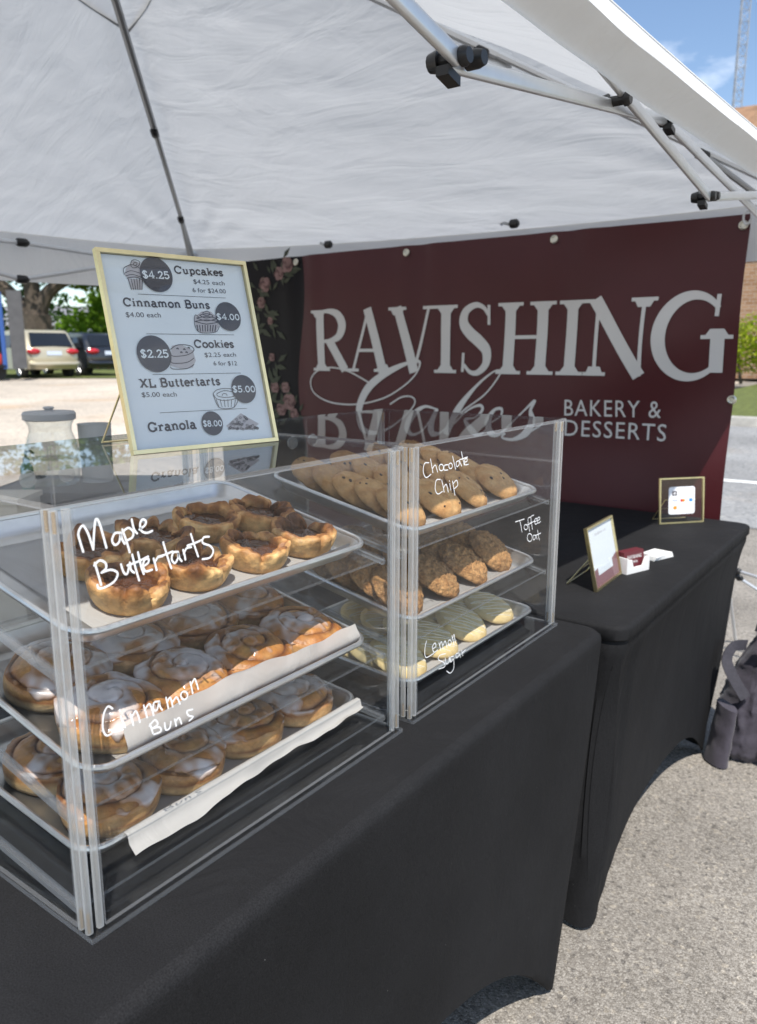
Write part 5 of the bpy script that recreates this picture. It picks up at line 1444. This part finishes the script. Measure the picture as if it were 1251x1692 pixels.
oc = [make_cookie('toffee_oat_cookie', 'cookie', s, .053, .025, M['oat'], (.62, .345, .135), (.36, .17, .055), .0050, 95, 0)[0] for s in (4, 5, 6)]
F = TR['m2']
for k in range(4):
    for j in (3, 2, 1, 0):
        put(oc[(k + j) % 3], placeM(F, .070 + k * .108 + rp.uniform(-.004, .004), .077 + j * .053 + rp.uniform(-.004, .004), FLOOR + .020, rp.uniform(0, 6.28), radians(25 + rp.uniform(-6, 6)), radians(rp.uniform(-10, -3))), f'rough toffee oat cookie {pos5[j] if j < 3 else "at the back"} of {rowname[k]}', 'toffee oat cookies')
lc = []
for s in (7, 8):
    t_, top = make_cookie('lemon_sugar_cookie', 'cookie', s, .052, .016, M['lemon'], (.86, .70, .38), (.78, .58, .25), .0007, 40, 0, .25)
    mb = MB(); rl = random.Random(s)
    for k in range(9):
        yy = -.04 + k * .010; pts = []
        for i in range(15):
            xx = -.047 + .094 * i / 14; y2 = yy + (.004 if k % 2 else -.004) * (i / 14 - .5) * 2 + .0008 * sin(i)
            if xx * xx + y2 * y2 < .048 ** 2:
                a = atan2(y2, xx); t = sqrt(xx * xx + y2 * y2) / .052; p = top(a, t); pts.append((xx, y2, p[2] + .0004))
        if len(pts) > 2: mb.tube(pts, .0008, 5)
    build('icing_drizzle', mb, M['drizzle'], t_); lc.append(t_)
F = TR['b2']
for k in range(4):
    for j in (3, 2, 1, 0):
        put(lc[(k + j) % 2], placeM(F, .070 + k * .108 + rp.uniform(-.004, .004), .076 + j * .049, FLOOR + .014, radians(60 + rp.uniform(-30, 30)), radians(19 + rp.uniform(-3, 3)), radians(rp.uniform(-5, 2))), f'lemon sugar cookie {pos5[j] if j < 3 else "at the back"} of {rowname[k]}', 'lemon sugar cookies')

# ================================================================== SIGNS
def framed(name, label, cat, B1, B2, height, lean, fw_, fd, legs=True, glass=True, side_px=None):
    """a leaning frame standing on its lower edge B1-B2 (left to right as seen); returns thing and its face plane"""
    B1, B2 = Vector(B1), Vector(B2); r = (B2 - B1); W = r.length; r.normalize(); nh = Vector((r.y, -r.x, 0))
    u = (Vector((0, 0, 1)) * cos(lean) - nh * sin(lean)); n = r.cross(u)
    th = thing(name, label, cat, (B1 + B2) / 2)
    pl = Plane2(B1, r, u)
    mb = MB(); f = fw_
    for (a, b_, c, d_) in ((0, 0, W, f), (0, height - f, W, height), (0, f + .0002, f, height - f - .0002), (W - f, f + .0002, W, height - f - .0002)):
        mb.obox(pl.P(a, b_, -fd), r * (c - a), u * (d_ - b_), n * fd)
    build('frame', mb, M['gold'], th, smooth=False)
    # wire easel at the back
    bk = -nh; top_ = height * .52; q = MB(); back = .11 * height / .257 + height * sin(lean) * .5
    foot = (B1 + B2) / 2 + bk * back
    pa, pb = pl.P(W * .16, top_, -fd - .003), pl.P(W * .84, top_, -fd - .003)
    fa, fb = B1 + r * W * .12 + bk * (back) + Vector((0, 0, .0016)), B1 + r * W * .88 + bk * (back) + Vector((0, 0, .0016))
    q.tube([pa, fa, fb, pb], .0016, 6); q.tube([pa.lerp(fa, .45), pb.lerp(fb, .45)], .0013, 6); q.tube([pa, pb], .0016, 6)
    build('easel_stand', q, M['gold'], th)
    return th, pl, W
zt_ = ZTOP + .0008
# --- tall price list on the near case
msign, SP, SW = framed('menu_sign', 'gold framed price list of cupcakes, buns, cookies and tarts standing on the near case', 'price sign', on_axis(222, 751, 2, zt_), on_axis(461, 728, 2, zt_), .2575, radians(15), .0052, .009)
SH = .2575
mb = MB(); mb.obox(SP.P(.0058, .0058, -.0065), SP.r * (SW - .0116), SP.u * (SH - .0116), SP.n * .0012); build('paper', mb, M['paper'], msign, smooth=False)
mb = MB(); mb.obox(SP.P(.0060, .0060, -.0030), SP.r * (SW - .0120), SP.u * (SH - .0120), SP.n * .0016); build('glass_pane', mb, M['glass'], msign, smooth=False)
MP = Plane2(SP.P(0, 0, -.0053), SP.r, SP.u)
def mpx(x, y): return MP.px(160 + x / 4.035, 400 + y / 4.035)
mt = MB(); md = MB(); mc = MB(); mi = MB()
UN = 1 / 4560.0
for s, p0, p1, h in (('Cupcakes', (520, 206), (846, 226), 44), ('Cinnamon Buns', (180, 424), (757, 443), 46), ('Cookies', (652, 702), (917, 702), 46), ('XL Buttertarts', (288, 968), (826, 950), 48), ('Granola', (345, 1264), (666, 1240), 52)):
    slab_text(mt, MP, s, mpx(*p0), mpx(*p1), h * UN, .215)
for s, p0, p1, h in (('$4.25 each', (648, 276), (855, 288), 28), ('6 for $24.00', (642, 333), (863, 342), 28), ('$4.00 each', (197, 498), (430, 501), 29), ('$2.25 each', (722, 766), (930, 763), 28), ('6 for $12', (781, 821), (937, 821), 27), ('$5.00 each', (302, 1032), (535, 1028), 28)):
    font_text(mt, MP, s, mpx(*p0), mpx(*p1), h * UN, .0004)
for p0, p1 in (((275, 345), (860, 372)), ((330, 610), (915, 618)), ((372, 882), (960, 872)), ((420, 1137), (1000, 1108))):
    ribbon(mt, MP, [mpx(*p0), mpx(*p1)], .0006, .0003)
for c, r_ in (((397, 217), .0228), ((875, 497), .0202), ((382, 745), .0238), ((978, 980), .0198), ((768, 1208), .0162)):
    disc(md, MP, mpx(*c), r_, None, .0012, 0, 48)
for s, p0, p1, h in (('$4.25', (304, 240), (488, 246), 42), ('$4.00', (797, 517), (953, 521), 36), ('$2.25', (290, 770), (482, 769), 44), ('$5.00', (903, 1001), (1057, 1000), 38), ('$8.00', (706, 1229), (835, 1226), 34)):
    slab_text(mc, MP, s, mpx(*p0), mpx(*p1), h * UN, .19, .0016)
build('lettering', mt, M['print'], msign, smooth=False); build('price_disc', md, M['disc'], msign, smooth=False); build('price_lettering', mc, M['paper'], msign, smooth=False)
# line drawings
def draw(pts, w=.0008, k=5):
    c = catmull([(*mpx(*p), 0) for p in pts], k); ribbon(mi, MP, [(p.x, p.y) for p in c], w, .0006)
def fillp(pts): poly(mi, MP, [mpx(*p) for p in pts], .0003, 1)
# cupcake
fillp([(205, 240), (310, 250), (305, 318), (232, 312)][::-1]); fillp([(185, 215), (200, 165), (245, 120), (290, 140), (300, 190), (305, 235), (210, 240)][::-1])
for k in range(6): draw([(210 + k * 19, 243), (232 + k * 14, 316)])
draw([(185, 215), (178, 180), (200, 160), (240, 150), (290, 175)]); draw([(190, 205), (230, 190), (298, 210)]); draw([(192, 225), (240, 215), (305, 238)]); draw([(200, 240), (255, 232), (308, 252)])
draw([(225, 150), (235, 122), (262, 118), (288, 135), (270, 165), (240, 170), (225, 150)]); draw([(245, 140), (262, 135), (268, 150), (250, 155), (245, 140)])
# bun
fillp([(650, 500), (700, 462), (760, 462), (800, 500), (815, 560), (790, 600), (690, 602), (660, 560)][::-1])
for k, (rx, yy) in enumerate(((24, 470), (46, 487), (66, 506), (76, 528))): draw([(730 - rx, yy), (715, yy + 16), (745, yy + 17), (730 + rx, yy + 4), (735, yy - 10), (730 - rx, yy)], .0010)
for k in range(8): draw([(668 + k * 18, 552), (675 + k * 16, 596)], .0014)
draw([(650, 500), (655, 560), (690, 602), (790, 600), (818, 560)]); draw([(650, 500), (660, 485), (680, 500)])
# cookies
fillp([(500, 690), (560, 680), (640, 720), (660, 790), (640, 835), (560, 842), (490, 825)][::-1])
for dy in (0, 52, 95): draw([(490, 715 + dy), (540, 685 + dy * .9), (620, 690 + dy), (648, 720 + dy), (600, 752 + dy * .95), (510, 760 + dy * .9), (490, 735 + dy)][(0 if dy == 0 else 3):], .0010)
for (x, y) in ((530, 710), (575, 715), (605, 705), (555, 735), (590, 735)): draw([(x, y), (x + 10, y - 3), (x + 14, y + 5)], .0016)
# tart
draw([(775, 1010), (800, 985), (860, 975), (925, 985), (950, 1010), (930, 1040), (860, 1055), (800, 1045), (775, 1010)]); draw([(800, 1010), (850, 990), (920, 1005), (910, 1028), (850, 1035), (805, 1025), (800, 1010)])
draw([(775, 1015), (800, 1080), (830, 1108), (900, 1106), (930, 1080), (950, 1015)]); draw([(835, 1025), (842, 1010), (862, 1012), (868, 1025)])
for k in range(6): draw([(795 + k * 26, 1048), (815 + k * 20, 1100)])
# granola heap
fillp([(862, 1225), (905, 1185), (960, 1140), (1010, 1170), (1080, 1210), (1040, 1250), (960, 1250), (890, 1250)][::-1])
rg = random.Random(3)
for k in range(46):
    t = rg.random(); x = 875 + 195 * rg.random(); lim = 1248 - (1 - abs(x - 965) / 115) * 100; y = rg.uniform(min(lim, 1240), 1248)
    draw([(x - 8, y), (x, y - 7), (x + 9, y - 1), (x + 1, y + 6), (x - 8, y)], .0007, 3)
build('food_drawing', mi, [M['print'], M['tint']], msign, smooth=False)

# --- small card with a social heading (the scan code itself is left off)
qs, QP, QW = framed('follow_sign', 'small gold framed card with a mauve foot on the end table beside the card holder', 'table sign', on_axis(987, 979, 2, TZ + .0008), on_axis(1028, 948, 2, TZ + .0008), .150, radians(13), .0055, .008)
QH = .150
mb = MB(); mb.obox(QP.P(.0053, .0053, -.006), QP.r * (QW - .0106), QP.u * (QH - .0106), QP.n * .001); build('paper', mb, M['paper'], qs, smooth=False)
mb = MB(); q = Plane2(QP.P(0, 0, -.005), QP.r, QP.u)
poly(mb, q, [(.0055, .0055), (QW - .0055, .0055), (QW - .0055, .058), (QW * .78, .050), (QW * .78, .030), (QW * .22, .030), (QW * .22, .048), (.0055, .044)], .0002); build('mauve_foot', mb, M['mauve'], qs, smooth=False)
mb = MB(); font_text(mb, q, 'follow us', (QW * .3, .122), (QW * .72, .122), .007, .0003); build('lettering', mb, M['tint'], qs, smooth=False)
mb = MB(); mb.obox(QP.P(.0056, .0056, -.0030), QP.r * (QW - .0112), QP.u * (QH - .0112), QP.n * .0014); build('glass_pane', mb, M['glass'], qs, smooth=False)

# --- clear framed payment card
ps, PP, PWD = framed('payment_sign', 'small gold glass frame holding a white payment card, at the far table corner', 'table sign', on_axis(1090, 867, 2, TZ + .0008), on_axis(1163, 863, 2, TZ + .0008), .148, radians(6), .0042, .007)
PHt = .148
mb = MB(); mb.obox(PP.P(.0044, .0044, -.0052), PP.r * (PWD - .0088), PP.u * (PHt - .0088), PP.n * .0012); build('glass_pane', mb, M['glass'], ps, smooth=False)
mb = MB(); q = Plane2(PP.P(0, 0, -.0038), PP.r, PP.u)
cx0, cx1, cz0, cz1 = PWD * .21, PWD * .80, PHt * .20, PHt * .80; R_ = .008
pts = []
for (a, b_, a0) in ((cx1 - R_, cz1 - R_, 0), (cx0 + R_, cz1 - R_, 90), (cx0 + R_, cz0 + R_, 180), (cx1 - R_, cz0 + R_, 270)):
    for k in range(6): an = radians(a0 + 18 * k); pts.append((a + R_ * cos(an), b_ + R_ * sin(an)))
poly(mb, q, pts, .0001); build('payment_card', mb, M['paper'], ps, smooth=False)
mb = MB(); W_, H_ = cx1 - cx0, cz1 - cz0
def cp(a, b_): return (cx0 + a * W_, cz0 + b_ * H_)
def rect(a0, b0, a1, b1, z=.0004, m=0): poly(mb, q, [cp(a0, b0), cp(a1, b0), cp(a1, b1), cp(a0, b1)], z, m)
rect(.13, .68, .31, .85); rect(.18, .725, .26, .805, .0008, 1); rect(.205, .75, .235, .78, .0011, 0)
font_text(mb, q, 'Square', cp(.36, .70), cp(.88, .70), .011, .0005, 5)
font_text(mb, q, 'VISA', cp(.12, .46), cp(.34, .46), .008, .0005, 2)
disc(mb, q, cp(.49, .50), .0048, None, .0005, 3); disc(mb, q, cp(.57, .50), .0048, None, .0008, 4)
rect(.78, .45, .91, .56, .0005, 6); rect(.18, .18, .31, .30, .0005, 4)
font_text(mb, q, 'Pay', cp(.45, .20), cp(.60, .20), .007, .0005, 5); font_text(mb, q, 'G Pay', cp(.70, .20), cp(.92, .20), .007, .0005, 5)
build('card_marks', mb, [M['print'], M['paper'], M['visa'], M['mred'], M['mor'], M['tub'], M['amex']], ps, smooth=False)

# --- business card holder, loose cards
hc = on_axis(1054, 946, 2, TZ + .0006); hr = (on_axis(1076, 939, 2, TZ) - on_axis(1031, 950, 2, TZ)).normalized(); hb_ = Vector((-hr.y, hr.x, 0))
hw_ = .088
ch = thing('card_holder', 'white business card holder between the two gold framed signs', 'card holder', hc)
L0 = hc - hr * hw_ / 2
P3 = lambda a, b_, z: L0 + hr * a + hb_ * b_ + Vector((0, 0, z))
mb = MB(); t = .004; D_ = .046
mb.obox(P3(0, 0, 0), hr * hw_, hb_ * D_, up * t); mb.obox(P3(0, 0, t + .0002), hr * t, hb_ * D_, up * .036); mb.obox(P3(hw_ - t, 0, t + .0002), hr * t, hb_ * D_, up * .036); mb.obox(P3(t + .0002, D_ - t, t + .0002), hr * (hw_ - 2 * t - .0004), hb_ * t, up * .042)
ft = [(t + .0002, t + .0002), (hw_ - t - .0002, t + .0002), (hw_ - t - .0002, .036), (hw_ * .80, .036), (hw_ * .70, .015), (hw_ * .30, .015), (hw_ * .20, .036), (t + .0002, .036)]
mb.add([P3(a, 0, z) for a, z in ft] + [P3(a, t, z) for a, z in ft], [tuple(range(8)), tuple(range(15, 7, -1))] + [(k, 8 + k, 8 + (k + 1) % 8, (k + 1) % 8) for k in range(8)])
build('tray', mb, M['cardwhite'], ch, smooth=False)
for k in range(6):
    mb = MB(); o = P3(t + .002, .010 + k * .004, t + .002); mb.obox(o, hr * (hw_ - 2 * t - .004), hb_ * .003, up * .046 + hb_ * .006)
    cd = build('business_card', mb, M['burg'], loc=o, smooth=False)
    tag(cd, 'burgundy business card, ' + ('front one with white lettering' if k == 0 else 'one of those tucked behind the front card') + ' in the white holder', 'business card', 'business cards in the white holder')
    if k == 0:
        q = Plane2(o, hr, up * .046 + hb_ * .006); mb = MB(); font_text(mb, q, 'RAVISHING', (.012, .028), (.066, .028), .009, .0004); font_text(mb, q, 'Cakes', (.025, .017), (.05, .017), .007, .0004); build('lettering', mb, M['cardwhite'], cd, smooth=False)
pc = on_axis(1083, 921, 2, TZ + .001)
for k in range(3):
    mb = MB(); a = Matrix.Rotation(radians(4 * k), 3, 'Z'); o = pc + up * (.0002 + .004 * k); r1, r2 = a @ hr, a @ hb_
    mb.obox(o - r1 * .042 - r2 * .026, r1 * .084, r2 * .052, up * .0036)
    tag(build('card_stack', mb, M['cardwhite'], loc=o, smooth=False), ['lowest layer of the loose white cards beside the card holder', 'middle layer of the loose white cards beside the card holder', 'topmost layer of the loose white cards beside the card holder'][k], 'cards', 'loose white cards on the end table')

# ================================================================== THINGS BEHIND THE CASES
zb = .70
bxp = on_axis(118, 806, 2, .80); DJ = 2.35
jc = at_dist(91, 800, 1.95); 
jb = Vector((jc.x, jc.y, jc.z))
# dark crate under the jar
cb = thing('storage_crate', 'dark crate on the work table carrying the glass drink jar', 'crate', (jb.x + .06, jb.y + .06, .70))
mb = MB(); x0, y0_, zc = jb.x - .13, jb.y - .12, jb.z
r1 = Vector((_r0.x, _r0.y, 0)); r2 = Vector((fh.x, fh.y, 0))
o = Vector((jb.x, jb.y, .7008)) - r1 * .12 - r2 * .11
mb.cbox(o, r1 * .42, r2 * .26, up * (zc - .7008 - .012), .012); build('crate_body', mb, M['darkbox'], cb)
mb = MB(); mb.cbox(o - r1 * .006 - r2 * .006 + up * (zc - .7008 - .012), r1 * .432, r2 * .272, up * .0115, .014); build('crate_lid', mb, M['darkbox'], cb)
jar = thing('drink_jar', 'clear glass drink jar with a grey lid on the dark crate', 'jar', jb)
k = 1.95 / 1275
H_j = (800 - 692) * k * .98
mb = MB(); R1 = 41 * k
prof = [(.0, .002), (R1 * .9, .002), (R1 * .98, .010), (R1 * 1.03, .05), (R1 * 1.02, H_j * .55), (R1 * .92, H_j * .70), (R1 * .80, H_j * .84), (R1 * .82, H_j * .92), (R1 * .92, H_j)]
mb.lathe(prof + [(r * .96, z + .001) for r, z in prof[::-1]], 40, jb); build('glass_body', mb, M['jarglass'], jar)
mb = MB(); mb.lathe([(0, .0045), (R1 * .93, .0045), (R1 * .97, .05), (R1 * .96, H_j * .42), (0, H_j * .42)], 40, jb); build('water', mb, M['acrylic'], jar)
mb = MB(); hz = H_j + .001; mb.lathe([(R1 * .9, hz), (R1 * .99, hz + .002), (R1 * 1.0, hz + .016), (R1 * .94, hz + .021), (R1 * .2, hz + .023), (R1 * .15, hz + .026), (R1 * .22, hz + .029), (R1 * .18, hz + .033), (0, hz + .034)], 36, jb, closed_bot=True); build('lid', mb, M['lid'], jar)
tc_ = at_dist(163, 800, 2.0); tbp = Vector((tc_.x, tc_.y, zc + .0006)); k = 2.0 / 1275
mb = MB(); R2 = 26 * k; Ht = 95 * k
mb.lathe([(0, .001), (R2 * .92, .001), (R2 * .94, .01), (R2, Ht - .004), (R2 * 1.03, Ht), (R2 * .97, Ht), (R2 * .9, .02), (0, .02)], 28, tbp); tag(build('grey_tub', mb, M['tub'], loc=tbp), 'grey cylindrical tub standing right of the glass jar', 'tub')
spx = at_dist(46, 792, 1.82); sb = Vector((spx.x, spx.y, .7008)); sz = spx.z - .7008
sp_ = thing('soap_bottle', 'small green pump soap bottle left of the drink jar', 'bottle', sb)
k = 1.82 / 1275; r = 10 * k
mb = MB(); mb.lathe([(0, 0), (r, 0), (r * 1.05, .01), (r, sz + .030), (r * .5, sz + .042), (0, sz + .042)], 18, sb); build('bottle_body', mb, M['green'], sp_)
mb = MB(); mb.lathe([(r * .5, sz + .042), (r * .5, sz + .052), (r * .2, sz + .054), (r * .2, sz + .068), (0, sz + .068)], 12, sb); mb.tube([sb + up * (sz + .066), sb + up * (sz + .068) + r1 * .012, sb + up * (sz + .062) + r1 * .02], .003, 6); build('pump', mb, M['blackplastic'], sp_)
wb = at_dist(-6, 868, 1.7); w0 = Vector((wb.x, wb.y, g(wb.x, wb.y)))
wz = at_dist(10, 832, 1.7).z
mb = MB(); mb.cbox(w0 - r1 * .10, r1 * .15, r2 * .12, up * (wz - w0.z), .004); mb.obox(w0 - r1 * .104 - r2 * .004 + up * (wz - w0.z), r1 * .158, r2 * .128, up * .012)
tag(build('carton', mb, M['whitebox'], loc=w0), 'tall cream carton standing at the left behind the near case', 'box')

# ================================================================== RIGHT SIDE: backpack, stand
def backpack():
    b = Vector((-.392, 2.60, .002)); vd = Vector((.74, .67, 0)).normalized()     # across the picture
    dp_ = Vector((-vd.y, vd.x, 0))
    th = thing('backpack', 'grey-purple backpack slumped on the asphalt at the right edge', 'backpack', b)
    Wb, Hb, Db = .32, .42, .20
    o = b - vd * .115
    def surf(u, z):
        a = 2 * pi * u; c, s = cos(a), sin(a); e = .55
        cx_ = abs(c) ** e * (1 if c > 0 else -1); sy = abs(s) ** e * (1 if s > 0 else -1)
        prof = (1 - .42 * max(0, (z - .40) / .60) ** 1.6) * (1.0 if z > .06 else .86 + 2.3 * z)
        lean = .06 * z ** 1.5
        q = Vector((c * 1.6, s * 1.6, z * 4))
        fold = abs(noise.noise(q * 1.3 + Vector((3, 1, 2)))) * .030 + abs(noise.noise(q * 2.9)) * .014 + .004 * noise.noise(q * 9)
        k = 1 - fold * 4.0
        return o + vd * (Wb / 2 + (Wb / 2) * cx_ * prof * k + lean) + dp_ * (sy * Db / 2 * prof * k - .02 * z) + up * (Hb * z + .014 * noise.noise(Vector((c, s, z * 3))) * z)
    mb = MB(); mb.grid(surf, 96, 64, wrap=True)
    mb.add([surf(i / 96, 1.0) for i in range(96)], [tuple(range(96))]); mb.add([surf(i / 96, 0.0) for i in range(96)], [tuple(range(95, -1, -1))])
    build('bag_body', mb, M['bag'], th, sharp=60)
    def pocket(x0, x1, z0, z1, dep, seed):
        q = MB()
        def fp(u, v):
            x, z = u * 2 - 1, v * 2 - 1
            e = max(0, 1 - x ** 6) ** .5 * max(0, 1 - z ** 6) ** .5
            w = abs(noise.noise(Vector((x * 2.2, z * 2.6, seed)))) * .016
            return o + vd * (x0 + (x1 - x0) * u + .05 * (v * (z1 - z0) + z0)) - dp_ * (Db * .40 + dep * e - w * e) + up * (z0 + (z1 - z0) * v)
        q.grid(fp, 34, 30); build('pocket', q, M['bag'], th, sharp=None)
        q = MB(); q.tube(catmull([fp(.04, .88) - dp_ * .004, fp(.25, .93) - dp_ * .004, fp(.5, .94) - dp_ * .004, fp(.75, .93) - dp_ * .004, fp(.96, .88) - dp_ * .004], 5), .0028, 6); build('zip', q, M['blackplastic'], th)
    pocket(.075, .285, .015, .215, .062, 1.5); pocket(.085, .275, .225, .345, .036, 4.2)
    q = MB()                                             # side flap standing away from the bag
    def sp2(u, v):
        a = 2 * pi * u; w = .022 * (1.15 - .45 * v) * (1 + .25 * noise.noise(Vector((cos(a), sin(a), v * 4))))
        return o + vd * (-.030 + .020 * v + w * cos(a) * 1.2) + dp_ * (-.06 + .05 * sin(a)) + up * (.004 + .19 * v)
    q.grid(sp2, 30, 18, wrap=True); q.add([sp2(i / 30, 1) for i in range(30)], [tuple(range(30))]); build('side_pocket', q, M['bag'], th, sharp=60)
    def web(pts, w, nm):
        pts = catmull(pts, 6); q = MB(); vs = []; n = len(pts)
        for i in range(n):
            t = (pts[min(i + 1, n - 1)] - pts[max(i - 1, 0)]).normalized(); wv = t.cross(dp_).normalized() * w / 2; h = dp_ * .0035
            vs += [pts[i] - wv, pts[i] + wv, pts[i] + wv + h, pts[i] - wv + h]
        q.add(vs, [(4 * i + k, 4 * i + (k + 1) % 4, 4 * i + 4 + (k + 1) % 4, 4 * i + 4 + k) for i in range(n - 1) for k in range(4)] + [(3, 2, 1, 0), (4 * n - 4, 4 * n - 3, 4 * n - 2, 4 * n - 1)])
        build(nm, q, M['bagdark'], th, sharp=60)
    F_ = lambda x, z, d_: o + vd * x + up * z - dp_ * d_
    web([F_(.075, .40, .06), F_(.10, .36, .105), F_(.11, .28, .130), F_(.118, .20, .148), F_(.12, .10, .152), F_(.118, .03, .13)], .020, 'webbing')
    web([F_(.245, .40, .06), F_(.25, .36, .10), F_(.252, .28, .128), F_(.250, .20, .148), F_(.245, .10, .152), F_(.24, .03, .13)], .020, 'webbing')
    for x in (.113, .251):
        q = MB(); q.obox(F_(x - .016, .246, .148), vd * .032, up * .030, dp_ * .010); build('buckle', q, M['blackplastic'], th)
    web([F_(.055, .38, .03), F_(.0, .385, .05), F_(-.025, .345, .06), F_(-.005, .29, .075), F_(.03, .23, .09)], .034, 'shoulder_strap')
    hp = F_(.10, .415, .01); q = MB(); q.tube(catmull([hp, hp + up * .040 + vd * .015, hp + up * .045 + vd * .06, hp + up * .0 + vd * .09], 6), .010, 8); build('grab_handle', q, M['bagdark'], th)
backpack()
mb = MB(); p = on_axis(1228, 1249, 2, .003)
mb.cbox(p - Vector((.03, .02, 0)), (.062, .018, 0), (-.012, .04, 0), (0, 0, .003), .004); tag(build('paper_scrap', mb, M['paper'], loc=p), 'small white scrap on the asphalt under the backpack', 'scrap')
def stand():
    # folded metal stand: three white rods joined by black clamps, feet on the ground behind the end table
    j = on_axis(1199, 938, 1, 3.35); j2 = on_axis(1216, 952, 1, 3.35)
    th = thing('folding_stand', 'thin white metal stand with black clamps beyond the end table', 'stand', (j.x, j.y, 0))
    e1 = on_axis(1275, 962, 1, 3.30); e2 = on_axis(1275, 990, 1, 3.40)
    for (a, c) in ((j, e1), (j + Vector((.004, -.01, -.008)), e2)):
        mb = MB(); mb.tube([a, c + (c - a) * .8], .0065, 8); build('rod', mb, M['alu'], th)
    for (dx, dy) in ((-.16, .18), (.02, .26), (-.20, -.02)):
        mb = MB(); f_ = Vector((j.x + dx, j.y + dy, 0)); mb.tube([j + Vector((0, .01, 0)), Vector((f_.x, f_.y, g(f_.x, f_.y) + .002))], .007, 8); build('leg', mb, M['alu'], th)
    for p in (j, j2, j + (e1 - j) * .28, j2 + (e2 - j2) * .1):
        mb = MB(); mb.blob(p, (.016, .013, .013), 1, .25, 6); build('clamp', mb, M['blackplastic'], th)
stand()
